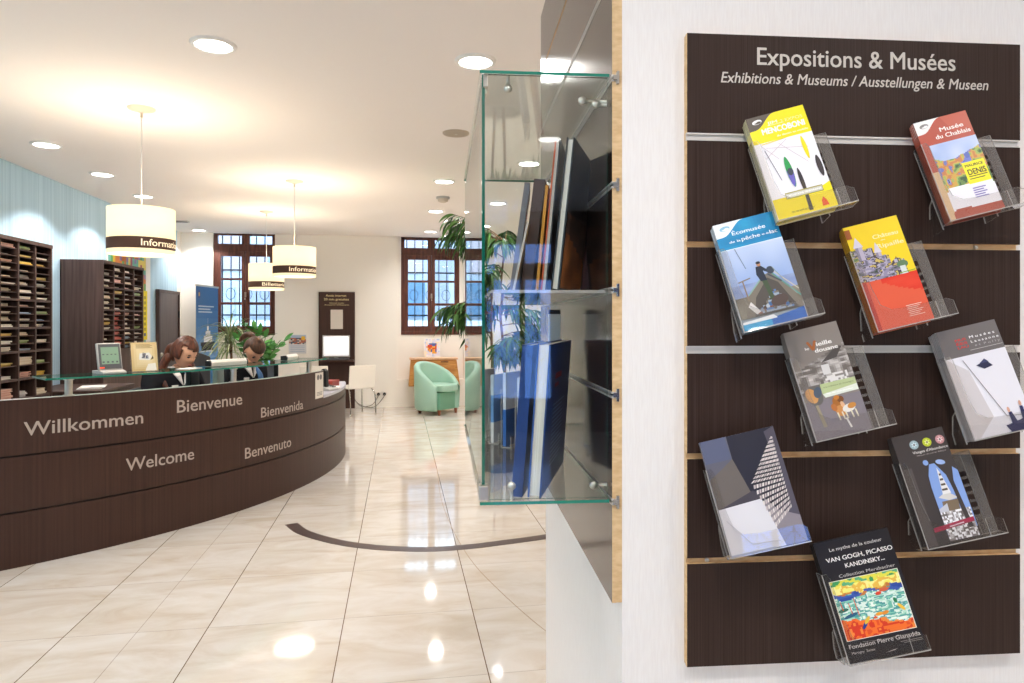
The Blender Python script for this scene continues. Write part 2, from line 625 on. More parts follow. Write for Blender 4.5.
# street window behind the camera (its daylight shows as reflections in the glass case)
root = bpy.data.objects.new('window_4', None)
COL.objects.link(root)
root.location = ((FW[0] + FW[1]) / 2, YF, 0)
struct(root)
f = MB()
for x0, x1, z0, z1 in ((-0.41, -0.36, 0.35, 2.42), (0.36, 0.41, 0.35, 2.42), (-0.035, 0.035, 0.35, 2.42), (-0.36, 0.36, 0.35, 0.42), (-0.36, 0.36, 1.92, 2.13), (-0.36, 0.36, 2.37, 2.42)):
    f.box((x0, -0.08, z0), (x1, -0.02, z1))
f.build('frame', M['win_wood'], root, bevel=0.005)
for x0, x1, z0, z1 in ((-0.365, -0.03, 0.41, 1.93), (0.03, 0.365, 0.41, 1.93), (-0.365, 0.365, 2.12, 2.38)):
    MB().box((x0, -0.052, z0), (x1, -0.046, z1)).build('pane', M['daylight_tint_pane'], root)
g = MB()
for xc in (-0.2, 0.2):
    for zc in (1.05, 1.5):
        for s in (-1, 1):
            pts = [(xc + s * 0.13 * math.sin(PI * q / 12) * (1 - 0.3 * math.cos(2 * PI * q / 12)), -0.16, zc - 0.22 + 0.44 * q / 12) for q in range(13)]
            g.tube(pts, 0.007, 6)
    g.box((xc - 0.006, -0.166, 0.4), (xc + 0.006, -0.154, 1.95))
g.build('iron_grille', M['iron'], root)

# what lies outside: pavement and the pale houses across the alley
b = MB()
b.box((-14, 11.6, -0.2), (14, 13.2, -0.02))
struct(b.build('pavement_back', M['street']))
b = MB()
cols = ('b9c4d2', '8fa6c4', 'd9e2ee', '7fb4c4', 'a7adbd', 'c8bcc4', '6d8fae')
b.box((-9, 15.0, -0.2), (9, 15.4, 3.4), 0, tuple(0.60 * v_ for v_ in lin('c6d2e2')))
rq = random.Random(3)
for i in range(26):
    x = -7 + i * 0.55
    for z in (0.3, 1.5, 2.45):
        h = rq.uniform(0.5, 0.95)
        b.box((x, 14.96 - 0.03 * (i % 2), z), (x + rq.uniform(0.2, 0.5), 15.0, z + h), 0, tuple(0.55 * v_ for v_ in lin(rq.choice(cols))))
b.box((-9, 14.9, 1.30), (9, 15.0, 1.42), 0, tuple(0.75 * v_ for v_ in lin('e8eef6')))
struct(b.build('wall_outside', M['paint_col']))

# the door in the blue wall
d = bpy.data.objects.new('door_1', None)
COL.objects.link(d)
d.location = (XL, 10.645, 0)
struct(d)
MB().box((0.0, -0.41, 0.0), (0.035, 0.41, 1.80)).build('door_panel', M['door'], d, bevel=0.003)
f = MB()
f.box((0.0, -0.455, 0), (0.05, -0.41, 1.845))
f.box((0.0, 0.41, 0), (0.05, 0.455, 1.845))
f.box((0.0, -0.41, 1.80), (0.05, 0.41, 1.845))
f.build('door_frame', M['rack_wood'], d)
h = MB()
h.lathe([(0.028, 0), (0.028, 0.012), (0, 0.012)], 16, (0.035, -0.33, 0.93), axis='x')
h.tube([(0.04, -0.33, 0.93), (0.085, -0.33, 0.93), (0.085, -0.22, 0.93)], 0.011, 10)
h.build('door_handle', M['steel'], d, smooth=True)
h = MB()
for z in (0.25, 1.45):
    h.tube([(0.045, 0.41, z), (0.045, 0.41, z + 0.1)], 0.012, 8)
h.build('hinge', M['black'], d)


# curved dark inlay and the cut seam in the tiles
def catmull(P, n=8):
    out = []
    P = [Vector(p) for p in P]
    for i in range(len(P) - 1):
        p0, p1, p2, p3 = P[max(i - 1, 0)], P[i], P[i + 1], P[min(i + 2, len(P) - 1)]
        for k in range(n):
            t = k / n
            out.append(0.5 * ((2 * p1) + (p2 - p0) * t + (2 * p0 - 5 * p1 + 4 * p2 - p3) * t * t + (3 * p1 - p0 - 3 * p2 + p3) * t ** 3))
    out.append(P[-1])
    return out


def ribbon(P, wd, z0, z1, name, m):
    P = catmull(P)
    L_, Rr = [], []
    for i, p in enumerate(P):
        t = (P[min(i + 1, len(P) - 1)] - P[max(i - 1, 0)]).normalized()
        nn = Vector((-t.y, t.x))
        L_.append(p + nn * wd / 2)
        Rr.append(p - nn * wd / 2)
    n = len(P)
    mb = MB()
    vs = [(*q, z1) for q in L_] + [(*q, z1) for q in Rr] + [(*q, z0) for q in L_] + [(*q, z0) for q in Rr]
    fs = []
    for i in range(n - 1):
        fs += [(n + i, n + i + 1, i + 1, i), (i, i + 1, 2 * n + i + 1, 2 * n + i), (n + i + 1, n + i, 3 * n + i, 3 * n + i + 1)]
    fs += [(0, 2 * n, 3 * n, n), (n - 1, 2 * n - 1, 4 * n - 1, 3 * n - 1)]
    mb.add(vs, fs)
    return mb.build(name, m)


o = ribbon([(-0.735, 4.86), (-0.63, 4.66), (-0.455, 4.47), (-0.275, 4.335), (-0.06, 4.237), (0.18, 4.18), (0.42, 4.19), (0.62, 4.23), (0.94, 4.31), (1.4, 4.47)], 0.085, 0.0, 0.002, 'floor_strip', M['strip'])
tag(o, 'curved dark brown strip laid on the pale tiled floor', 'floor strip')
struct(ribbon([(0.345, 6.5), (0.318, 5.4), (0.345, 4.59), (0.407, 3.955), (0.507, 3.474), (0.647, 2.98), (0.85, 2.45)], 0.004, 0.0, 0.0006, 'trim_2', M['seam']))

# the pillar: front wall with the museum board, side wall with the glass case
CX, CY = 0.318, 1.29
b = MB()
b.box((CX, CY, 0), (2.2, 2.405, ZC + 0.01))
b.xf(BLOCK)
o = b.build('wall_pillar', M['wallpaper'])
struct(o)


# ------------------------------------------------------------------ ceiling fittings
def downlight(x, y, label, r=0.10, real=True, seen=True, tilt=None):
    t = thing('downlight', label, 'ceiling light', at(x, y, ZC), 'round recessed downlights')
    rim = MB().lathe([(r - 0.012, -0.002), (r - 0.012, -0.012), (r + 0.004, -0.010), (r + 0.012, 0.0)], 32)
    rim.build('rim', M['white'], t, smooth=True)
    MB().lathe([(r - 0.012, -0.006), (r * 0.5, -0.005), (0.0001, -0.005)], 32).build('lens', M['led'], t)
    ld = bpy.data.lights.new('spot', 'SPOT')
    ld.energy = SPOT_W * 4
    ld.color = LAMP_COL
    ld.spot_size = R(124 if x < -2.5 else 156)
    ld.spot_blend = 0.25 if x < -2.5 else 0.9
    ld.shadow_soft_size = 0.07
    lo = bpy.data.objects.new('spot', ld)
    COL.objects.link(lo)
    lo.parent = t
    lo.location = (0, 0, -0.03)
    return t


for x, y, lab in (
        (-0.927, 3.637, 'large round downlight at the top of the picture, left of the glass case'),
        (0.399, 3.64, 'round downlight right above the corner of the glass case'),
        (-2.745, 5.892, 'round downlight nearest the left edge, above the wall rack'),
        (-2.77, 6.977, 'round downlight between the leftmost one and the big drum lamp'),
        (-2.80, 8.118, 'round downlight peeking out behind the wire of the big drum lamp'),
        (-3.0, 10.95, 'small far downlight in the corner above the white wall and the ship banner'),
        (0.43, 6.777, 'small downlight in front of the smoke detector'),
        (0.446, 8.617, 'small downlight just behind the smoke detector'),
        (0.463, 10.55, 'farthest small downlight, above the right hand window'),
        (1.12, 5.9, 'downlight seen through the glass case, nearest of three'),
        (1.13, 7.92, 'downlight seen through the glass case, second of three'),
        (1.20, 9.83, 'downlight seen through the glass case, farthest of three'),
        (-0.927, 0.5, 'added unseen round downlight nearest behind the photographer on the left'),  # out of view, added to light the board front
        (0.30, 0.15, 'round downlight above the photographer'),
        (1.55, -0.1, 'round downlight before the museum board on the right'),
        (-0.927, -2.6, 'added unseen round downlight farther behind the photographer on the left'),  # this one and the next are out of view, added as fill
        (0.5, -2.6, 'added unseen round downlight farther behind the photographer in the middle'),
        (-2.75, 1.0, 'added unseen round downlight by the blue wall behind the counter end'),  # the blue wall pair is out of view, added for its light
        (-2.75, 3.4, 'added unseen round downlight by the blue wall over the counter end')):
    downlight(x, y, lab)

t = thing('smoke_detector', 'round white smoke detector on the ceiling between two small downlights', 'smoke detector', at(0.473, 7.643, ZC))
MB().lathe([(0.075, 0), (0.075, -0.02), (0.06, -0.024)], 24).build('base', M['lgrey'], t, smooth=True)
MB().lathe([(0.06, -0.024), (0.055, -0.05), (0.03, -0.062), (0.0001, -0.062)], 24).build('sensor_head', M['cap'], t, smooth=True)
t = thing('ceiling_cover', 'flat grey round cover plate in the ceiling left of the glass case', 'cover plate', at(0.408, 5.046, ZC))
MB().lathe([(0.10, 0), (0.095, -0.008), (0.07, -0.01), (0.0001, -0.01)], 28).build('plate', mat('cover_plate_paint', 'b9aa98', 0.7), t, smooth=True)
MB().lathe([(0.012, -0.01), (0.01, -0.013), (0.0001, -0.013)], 12).build('screw', M['steel'], t)
t = thing('ceiling_vent', 'small dark ceiling vent beside the blue wall behind the big drum lamp', 'vent', at(-2.994, 10.04, ZC))
MB().box((-0.11, -0.05, -0.012), (0.11, 0.05, 0)).build('frame', M['lgrey'], t)
v = MB()
for i in range(5):
    v.box((-0.095, -0.04 + i * 0.018, -0.016), (0.095, -0.03 + i * 0.018, -0.011))
v.build('grille', M['grey'], t)


def pendant(x, y, z0, z1, r, word, a0, span, label):
    t = thing('pendant_lamp', label, 'pendant lamp', at(x, y, 0), 'cream drum pendant lamps over the counter')
    MB().lathe([(0.085, ZC), (0.08, ZC - 0.008), (0.03, ZC - 0.022), (0.008, ZC - 0.032), (0.008, ZC - 0.06)], 28).build('ceiling_rose', M['cap'], t, smooth=True)
    MB().tube([(0, 0, ZC - 0.05), (0, 0, z1 + 0.02)], 0.0035, 8).build('cord', M['white'], t)
    n = 64
    sh = MB().lathe([(r - 0.003, z0 + 0.008), (r, z0), (r, z1), (r - 0.003, z1)], n)
    s = sh.build('lamp_shade', M['shade'], t, smooth=True)
    fr = MB()
    for k in range(3):
        a = 2 * PI * k / 3 + 0.4
        fr.tube([(0, 0, z1 + 0.02), (r * math.cos(a) * 0.99, r * math.sin(a) * 0.99, z1 - 0.004)], 0.003, 6)
    fr.build('spider', M['white'], t)
    zb0, zb1 = z0 + 0.028, z0 + 0.028 + 0.072
    bd = MB().lathe([(r + 0.0015, zb0), (r + 0.0015, zb1)], n)
    band = bd.build('band', M['band'], t, smooth=True)
    vs, fs = text_fit(word, span * r, 0.042, bold=0.012)
    tx = MB()
    tx.add([((r + 0.0028 + pk) * math.cos(a0 + px / r), (r + 0.0028 + pk) * math.sin(a0 + px / r), zb0 + 0.016 + py) for px, py, pk in vs], fs)
    tx.build('lettering', M['band_text'], band)
    MB().lathe([(r - 0.006, z0 + 0.006), (r * 0.5, z0 + 0.004), (0.0001, z0 + 0.004)], n).build('diffuser', M['shade_in'], t)
    MB().ball((0, 0, (z0 + z1) / 2 + 0.02), 0.035, 16).build('bulb', M['white'], t, smooth=True)
    ld = bpy.data.lights.new('bulb_light', 'POINT')
    ld.energy = PEND_W
    ld.color = PEND_COL
    ld.shadow_soft_size = 0.05
    lo = bpy.data.objects.new('bulb_light', ld)
    COL.objects.link(lo)
    lo.parent = t
    lo.location = (0, 0, z1 - 0.05)
    ld = bpy.data.lights.new('down_glow', 'AREA')
    ld.shape = 'DISK'
    ld.size = 2 * r * 0.9
    ld.energy = PEND_W * 0.2
    ld.color = PEND_COL
    lo = bpy.data.objects.new('down_glow', ld)
    COL.objects.link(lo)
    lo.parent = t
    lo.location = (0, 0, z0 - 0.004)


pendant(-1.668, 4.80, 1.822, 2.120, 0.200, 'Information', -1.25, 1.50, 'large nearest cream drum pendant lamp with Information on its brown band')
pendant(-1.03, 7.017, 1.83, 2.122, 0.205, 'Information', -1.66, 1.60, 'smaller cream drum pendant lamp with Information, in front of the white back wall')
pendant(-1.662, 9.002, 1.79, 2.115, 0.213, 'Billetterie', -1.62, 1.55, 'farthest cream drum pendant lamp, half hidden, with Billetterie on its band')

# ------------------------------------------------------------------ museum board on the pillar front
BX0, BX1, BY = 0.439, 1.117, 1.27
GZ = [1.932, 1.7345, 1.529, 1.328, 1.125, 0.925, 0.723]
t = thing('display_board', 'dark slatted museum leaflet board headed Expositions & Musées on the white wall', 'display board', bl((BX0 + BX1) / 2, BY, 0))
hw = (BX1 - BX0) / 2
MB().box((-hw + 0.001, 0.009, 0.7235), (hw - 0.001, 0.0195, 1.9315)).build('core', M['chip'], t)
for i in range(6):
    z1 = GZ[i] - (0 if i == 0 else 0.0072 if i in (1, 3) else 0.0055)
    z0 = GZ[i + 1] + (0 if i == 5 else 0.0072 if i in (0, 2) else 0.0055)
    sl = MB()
    sl.box((-hw, 0.0, z0), (hw, 0.0095, z1), [1, 1, 0, 1, 1, 1])
    sl.build('slat', [M['wenge'], M['chip']], t)
for gz in (GZ[1], GZ[3]):
    r_ = MB()
    r_.box((-hw - 0.001, -0.0012, gz + 0.0042), (hw - 0.004, 0.006, gz + 0.0072))
    r_.box((-hw - 0.001, -0.0012, gz - 0.0072), (hw - 0.004, 0.006, gz - 0.0042))
    r_.box((-hw - 0.001, 0.0025, gz - 0.0042), (hw - 0.004, 0.006, gz + 0.0042))
    r_.build('rail', M['alu'], t)
for gz, xx in ((GZ[5], 0.04 - hw), (GZ[2], hw - 0.09)):
    MB().lathe([(0.004, 0.006), (0.004, 0.003), (0.0001, 0.002)], 12, (xx, 0, gz), axis='y').build('screw', M['steel'], t)


def flat_lettering(word, x0, x1, zb, cap, bold, shear, name, parent, m, y=-0.0008):
    vs, fs = text_fit(word, x1 - x0, cap, bold, shear)
    mb = MB()
    mb.add([(x0 + px, y - pk, zb + pz) for px, pz, pk in vs], fs)
    return mb.build(name, m, parent)


bxm = (BX0 + BX1) / 2
flat_lettering('Expositions & Musées', 0.577 - bxm, 0.980 - bxm, 1.8755, 0.0335, 0.014, 0.0, 'title_lettering', t, M['letter'])
flat_lettering('Exhibitions & Museums / Ausstellungen & Museen', 0.505 - bxm, 1.049 - bxm, 1.8395, 0.0205, 0.012, 0.2, 'subtitle_lettering', t, M['letter'])

# frame of every leaflet on the board: rolled, leaning back and slightly turned (axes: right, up, towards the viewer)
ROLL, LEAN, TURN = R(13.991), R(11.268), R(8.797)


def leaflet_axes():
    X, Z, N = Vector((1, 0, 0)), Vector((0, 0, 1)), Vector((0, -1, 0))
    X, N = math.cos(TURN) * X + math.sin(TURN) * N, math.cos(TURN) * N - math.sin(TURN) * X
    X, Z = math.cos(ROLL) * X + math.sin(ROLL) * Z, math.cos(ROLL) * Z - math.sin(ROLL) * X
    Z, N = math.cos(LEAN) * Z - math.sin(LEAN) * N, math.cos(LEAN) * N + math.sin(LEAN) * Z
    return X, Z, N


AX, AZ, AN = leaflet_axes()


def leaflet_mtx(p):
    m = Matrix(((AX.x, AZ.x, AN.x, p[0]), (AX.y, AZ.y, AN.y, p[1]), (AX.z, AZ.z, AN.z, p[2]), (0, 0, 0, 1)))
    return BLOCK @ m


class Art:
    """flat printed shapes laid on one another, on a sheet of width w and height h"""

    def __init__(self, w, h):
        self.mb = MB()
        self.w, self.h, self.z = w, h, 0.0002

    def up(self):
        self.z += 0.00003

    def poly(self, pts, c):
        self.up()
        self.mb.add([(*p, self.z) for p in pts], [tuple(range(len(pts)))], 0, lin(c))

    def rect(self, u0, v0, u1, v1, c):
        self.poly([(u0, v0), (u1, v0), (u1, v1), (u0, v1)], c)

    def ell(self, cu, cv, ru, rv, ang, c, n=20, tip=False):
        pts = []
        for k in range(n):
            a = 2 * PI * k / n
            x, y = ru * math.cos(a), rv * math.sin(a)
            if tip:
                x *= 1 - 0.25 * abs(math.sin(a)) ** 3
            pts.append((cu + x * math.cos(ang) - y * math.sin(ang), cv + x * math.sin(ang) + y * math.cos(ang)))
        self.poly(pts, c)

    def line(self, u0, v0, u1, v1, wd, c):
        d = Vector((u1 - u0, v1 - v0)).normalized() * wd / 2
        self.poly([(u0 - d.y, v0 + d.x), (u0 + d.y, v0 - d.x), (u1 + d.y, v1 - d.x), (u1 - d.y, v1 + d.x)], c)

    def text(self, s, u0, u1, v, cap, c, bold=0.02, shear=0.0, rot=0.0):
        self.up()
        vs, fs = text_fit(s, u1 - u0, cap, bold, shear)
        ca, sa = math.cos(rot), math.sin(rot)
        self.mb.add([(u0 + x * ca - y * sa, v + x * sa + y * ca, self.z + k_) for x, y, k_ in vs], fs, 0, lin(c))
        self.z += 0.00014

    def grid(self, u0, v0, u1, v1, nu, nv, fn, mask=None):
        """a printed picture: cells coloured by fn(s, t)"""
        self.up()
        for j in range(nv):
            for i in range(nu):
                s, t_ = (i + 0.5) / nu, (j + 0.5) / nv
                c = fn(s, t_)
                if c is None:
                    continue
                a, b_, c_, d_ = u0 + (u1 - u0) * i / nu, u0 + (u1 - u0) * (i + 1) / nu, v0 + (v1 - v0) * j / nv, v0 + (v1 - v0) * (j + 1) / nv
                self.mb.add([(a, c_, self.z), (b_, c_, self.z), (b_, d_, self.z), (a, d_, self.z)], [(0, 1, 2, 3)], 0, lin(c) if isinstance(c, str) else lin(c))


def hexmix(a, b_, t_):
    pa = [int(a[i:i + 2], 16) / 255 for i in (0, 2, 4)]
    pb = [int(b_[i:i + 2], 16) / 255 for i in (0, 2, 4)]
    return tuple(x + (y - x) * max(0, min(1, t_)) for x, y in zip(pa, pb))


def blotch(seed):
    """smooth random field in the unit square"""
    q = random.Random(seed)
    g = [[q.random() for _ in range(24)] for _ in range(24)]

    def f(s, t_, k=6.0):
        x, y = s * k + 3, t_ * k + 3
        i, j = int(x) % 23, int(y) % 23
        fx, fy = x - int(x), y - int(y)
        fx, fy = fx * fx * (3 - 2 * fx), fy * fy * (3 - 2 * fy)
        return (g[i][j] * (1 - fx) + g[i + 1][j] * fx) * (1 - fy) + (g[i][j + 1] * (1 - fx) + g[i + 1][j + 1] * fx) * fy
    return f


def pick(cols, x):
    return cols[max(0, min(len(cols) - 1, int(x * len(cols))))]


def corner_logo(A, back, mark):
    w, h = A.w, A.h
    A.poly([(0, h), (0, h * 0.865)] + [(w * (0.10 + 0.40 * k / 8), h * (0.868 + 0.132 * (0.5 - 0.5 * math.cos(PI * k / 8)))) for k in range(9)], back)
    A.ell(w * 0.17, h * 0.945, w * 0.085, h * 0.022, 0.1, mark)
    A.ell(w * 0.18, h * 0.938, w * 0.06, h * 0.012, 0.1, back)
    A.ell(w * 0.15, h * 0.951, w * 0.04, h * 0.010, 0.4, mark)


def art_yellow(A):
    w, h = A.w, A.h
    A.rect(0, 0, w, h, 'f2eef2')
    A.rect(0, h * 0.735, w, h, 'f7e219')
    corner_logo(A, '5c5248', 'f4f0ee')
    A.text('JIM', w * .33, w * .50, h * .895, h * .028, 'fff8dc')
    A.line(w * .33, h * .885, w * .60, h * .885, h * .005, 'fff4c0')
    A.text('2 EXPOS', w * .55, w * .93, h * .885, h * .03, 'fdf0a0', 0.0)
    A.text('MENCOBONI', w * .20, w * .93, h * .81, h * .055, 'fffdf4', 0.05)
    A.text('du dessin au mobile', w * .42, w * .95, h * .762, h * .017, 'fffbe6')
    A.line(w * .12, h * .72, w * .55, h * .735, h * .008, 'f0d94a')
    for a in ((.12, .58, .55, .72), (.18, .68, .86, .60), (.40, .70, .78, .46), (.12, .70, .33, .55)):
        A.line(a[0] * w, a[1] * h, a[2] * w, a[3] * h, h * .004, 'c9b7bd')
    A.line(w * .14, h * .66, w * .26, h * .35, h * .006, '6a6470')
    A.ell(w * .80, h * .60, w * .035, h * .115, 0.04, 'f3de1e', tip=True)
    A.ell(w * .43, h * .41, w * .055, h * .15, 0.03, '2f9a52', tip=True)
    A.poly([(w * .375, h * .42), (w * .49, h * .42), (w * .465, h * .30), (w * .43, h * .262), (w * .40, h * .30)], '6d62b8')
    A.ell(w * .435, h * .41, w * .05, h * .035, 0.0, '3f4650')
    A.rect(0, 0, w, h * .19, 'f7df1c')
    A.poly([(w * .70, h * .18), (w, h * .24), (w, h * .1), (w * .7, h * .1)], 'f7df1c')
    A.ell(w * .93, h * .40, w * .045, h * .105, 0.03, '40373a', tip=True)
    A.ell(w * .57, h * .30, w * .035, h * .13, 0.03, '3f383c', tip=True)
    A.poly([(w * .55, h * .30), (w * .60, h * .30), (w * .60, h * .02), (w * .53, h * .02)], '4a4138')
    A.rect(w * .23, h * .165, w * .86, h * .225, 'a59b4a')
    A.rect(w * .24, h * .175, w * .85, h * .215, 'cfcabc')
    A.text('EXPOSITIONS TEMPORAIRES', w * .26, w * .83, h * .187, h * .016, 'fffef8')
    A.poly([(w * .76, h * .03), (w * .87, h * .03), (w * .85, h * .08), (w * .81, h * .115), (w * .77, h * .08)], 'ec5a24')
    A.text('Du 1er avril au 30 juin', w * .25, w * .62, h * .035, h * .016, '6e6238')


def art_red_museum(A):
    w, h = A.w, A.h
    A.rect(0, 0, w, h, 'b5462f')
    A.poly([(w * .5, h), (w, h), (w, h * .8), (w * .7, h * .78)], 'c0533a')
    corner_logo(A, 'f2ece8', '8b8480')
    A.text('Musée', w * .42, w * .86, h * .855, h * .042, 'fbf3ec')
    A.text('du Chablais', w * .30, w * .95, h * .79, h * .042, 'fbf3ec')
    f, g = blotch(5), blotch(9)
    pal = ['3f5a3c', '6b8a4a', '9fb45a', 'd0a24a', 'c77f48', '6f78b8', '8d8fc8', '3a3f58']

    def pic(s, t_):
        if t_ > 0.80 - 0.15 * f(s, .2, 5):
            return hexmix('9fb4e0', 'c9d2ec', f(s, t_, 4))
        if s > .45 and t_ > .5 and g(s, t_, 6) > .45:
            return pick(['5a68b4', '6f7ac4', 'c9ae58', '48509a'], f(s, t_, 9))
        return pick(pal, 0.02 + 0.98 * f(s * 1.3, t_, 12) * (0.5 + .7 * g(s, t_, 8)))
    A.grid(w * .12, h * .24, w, h * .745, 44, 60, pic)
    A.rect(w * .12, h * .075, w, h * .265, 'efeaf0')
    A.rect(w * .16, h * .265, w * .98, h * .30, 'f2eef0')
    A.rect(0, 0, w * .12, h * .48, 'd8b48a')
    A.rect(w * .10, 0, w, h * .06, 'b04a34')
    A.rect(w * .16, h * .068, w * .45, h * .09, 'b04a34')
    A.rect(w * .56, h * .29, w * .97, h * .505, 'f6e71e')
    A.text('MAURICE', w * .60, w * .93, h * .455, h * .025, '3a3a20', 0.03)
    A.text('DENIS', w * .61, w * .94, h * .375, h * .055, '3a3a20', 0.03)
    A.line(w * .60, h * .36, w * .94, h * .36, h * .008, '4a4a20')
    A.line(w * .60, h * .335, w * .88, h * .335, h * .008, '4a4a20')
    for k in range(5):
        A.line(w * .58, h * (.245 - .022 * k), w * (.82 - .05 * (k % 2)), h * (.245 - .022 * k), h * .010, '8a7ab8')


def art_lake(A):
    w, h = A.w, A.h
    f, g = blotch(2), blotch(17)
    A.grid(0, h * .745, w, h, 20, 10, lambda s, t_: hexmix('1f7fb4', '2aa3cf', f(s, t_, 4)))
    corner_logo(A, 'eef2f4', '8fc0d8')
    A.text('Écomusée', w * .26, w * .80, h * .868, h * .036, 'f4fbff', 0.012)
    A.text('de la', w * .18, w * .36, h * .80, h * .022, 'f4fbff', 0.012)
    A.text('pêche', w * .38, w * .68, h * .80, h * .036, 'f4fbff', 0.012)
    A.text('et du', w * .71, w * .83, h * .805, h * .018, 'f4fbff', 0.012)
    A.text('lac', w * .84, w * .96, h * .80, h * .036, 'f4fbff', 0.012)
    A.line(0, h * .745, w, h * .745, h * .006, 'd8edf4')

    def pic(s, t_):
        if t_ > .48:
            return hexmix('c6d2ea', '8fa6d4', (1 - t_) * 1.5 + .25 * f(s, t_, 4))
        if t_ > .30:
            return hexmix('7d8fbc', '9aa6c8', f(s, t_ * 3, 5))
        return hexmix('6d6458', '8f8878', g(s, t_, 7))
    A.grid(0, h * .10, w, h * .742, 24, 40, pic)
    A.poly([(w * .08, h * .10), (w * .22, h * .30), (w * .50, h * .44), (w * .66, h * .47), (w * .80, h * .36), (w, h * .14), (w, h * .10)], '7d7468')
    A.poly([(w * .22, h * .10), (w * .32, h * .27), (w * .58, h * .42), (w * .72, h * .36), (w * .92, h * .10)], '57504a')
    A.grid(w * .25, h * .12, w * .85, h * .32, 18, 12, lambda s, t_: pick(['4a443e', '7d7468', '9aa8b8', '5b7fb0', '8a5a48', '3c3832'], g(s, t_, 9)) if (t_ < 1.4 * s and t_ < 2.6 * (1 - s)) else None)
    A.line(w * .64, h * .47, w * 1.0, h * .20, h * .012, '5f9488')
    A.line(w * .66, h * .49, w * 1.0, h * .26, h * .008, 'c9c0a8')
    A.line(w * .22, h * .30, w * .56, h * .46, h * .012, '86a89c')
    A.poly([(w * 0.478, h * 0.416), (w * 0.563, h * 0.416), (w * 0.602, h * 0.236), (w * 0.532, h * 0.220), (w * 0.517, h * 0.310)], '48563f')
    A.poly([(w * 0.431, h * 0.466), (w * 0.454, h * 0.535), (w * 0.532, h * 0.539), (w * 0.649, h * 0.474), (w * 0.634, h * 0.457), (w * 0.548, h * 0.490), (w * 0.571, h * 0.400), (w * 0.470, h * 0.400)], '2f3442')
    A.ell(w * 0.509, h * 0.556, w * 0.034, h * 0.021, 0.0, 'c08a68')
    A.ell(w * 0.509, h * 0.569, w * 0.037, h * 0.012, 0.0, '2b2e38')
    A.ell(w * .66, h * .48, w * .06, h * .035, 0.3, '3d4450')
    A.line(w * .60, h * .45, w * .78, h * .36, h * .014, '4a5058')
    A.line(w * .70, h * .50, w * .95, h * .22, h * .006, '8a9a94')
    for k in range(9):
        A.ell(w * (.36 + .05 * k), h * (.15 + .012 * ((k * 5) % 4)), w * .035, h * .016, .5 * k, ('8a94a0', '5a4a40', 'b4bcc4', '4a6a98', '6a6258')[k % 5])
    A.ell(w * .66, h * .20, w * .14, h * .05, 0.2, '5a4a44')
    A.line(w * .22, h * .74, w * .30, h * .54, h * .005, '5c6676')
    A.line(w * .12, h * .43, w * .32, h * .45, h * .010, '8c7a68')
    A.line(w * .19, h * .44, w * .20, h * .25, h * .012, '8c7a68')
    A.poly([(w * .16, h * .20), (w * .22, h * .24), (w * .33, h * .14), (w * .26, h * .12)], 'd9d4d0')
    A.rect(0, 0, w, h * .06, '3fa4d4')
    A.poly([(w * .45, 0), (w, 0), (w, h * .10), (w * .45, h * .06)], '2f66b8')
    A.poly([(0, h * .055), (w * .55, h * .055), (w * .5, h * .09), (0, h * .075)], 'f0f2f4')


def art_castle(A):
    w, h = A.w, A.h
    f, g = blotch(21), blotch(22)
    A.rect(0, h * .46, w, h, 'f3cf1d')
    A.rect(0, 0, w, h * .46, 'dd5a3c')
    A.grid(w * .34, h * .26, w, h * .46, 16, 12, lambda s, t_: hexmix('d8301a', 'e2452c', f(s, t_, 4)) if t_ > .75 - .75 * s + .1 * g(s, .3, 3) else None)
    A.text('Château', w * .46, w * .92, h * .83, h * .038, 'f8ecb0', 0.02)
    A.text('de', w * .58, w * .66, h * .80, h * .014, 'f8ecb0', 0.02)
    A.text('Ripaille', w * .48, w * .96, h * .735, h * .040, 'f8ecb0', 0.02)
    pal = ['3f4a3a', '6d6a78', '8f86a0', 'b0a8b8', '4a3f48', 'c8b060', '5a7a40']

    def silh(s):
        h_ = 0.0
        if s < .42:
            h_ = .78 - .1 * s
        elif s < .68:
            h_ = .62 - .5 * (s - .42)
        elif s < .8:
            h_ = .30 + .9 * (s - .68)
        elif s < .93:
            h_ = .38
        return h_
    A.grid(0, h * .455, w * .92, h * .86, 46, 60, lambda s, t_: pick(pal, .05 + .9 * f(s, t_ * 1.5, 14)) if t_ < silh(s) + .12 * (g(s, .5, 11) - .5) else None)
    for cu, top, wd in ((.15, .885, .09), (.46, .80, .07)):
        A.rect(w * (cu - wd * .7), h * .66, w * (cu + wd * .7), h * (top - .10), 'b8aec0')
        A.rect(w * (cu - wd * .7), h * .66, w * (cu - wd * .1), h * (top - .10), '8d8498')
        A.poly([(w * (cu - wd), h * (top - .10)), (w * (cu + wd), h * (top - .10)), (w * cu, h * top)], 'd4ccd6')
    A.ell(w * .80, h * .545, w * .10, h * .035, 0.0, '5d7a56')
    A.rect(w * .74, h * .455, w * .84, h * .53, 'd6dad8')
    A.line(w * .70, h * .468, w * .99, h * .472, h * .008, '86a030')
    for k in range(7):
        A.line(w * (.60 + .02 * (k % 2)), h * (.165 - .016 * k), w * (.88 - .04 * (k % 3)), h * (.165 - .016 * k), h * .005, 'f4d4c4')
    A.rect(0, 0, w * .07, h * .46, 'b8301f')
    A.rect(0, h * .88, w * .10, h * .97, 'a85a28')


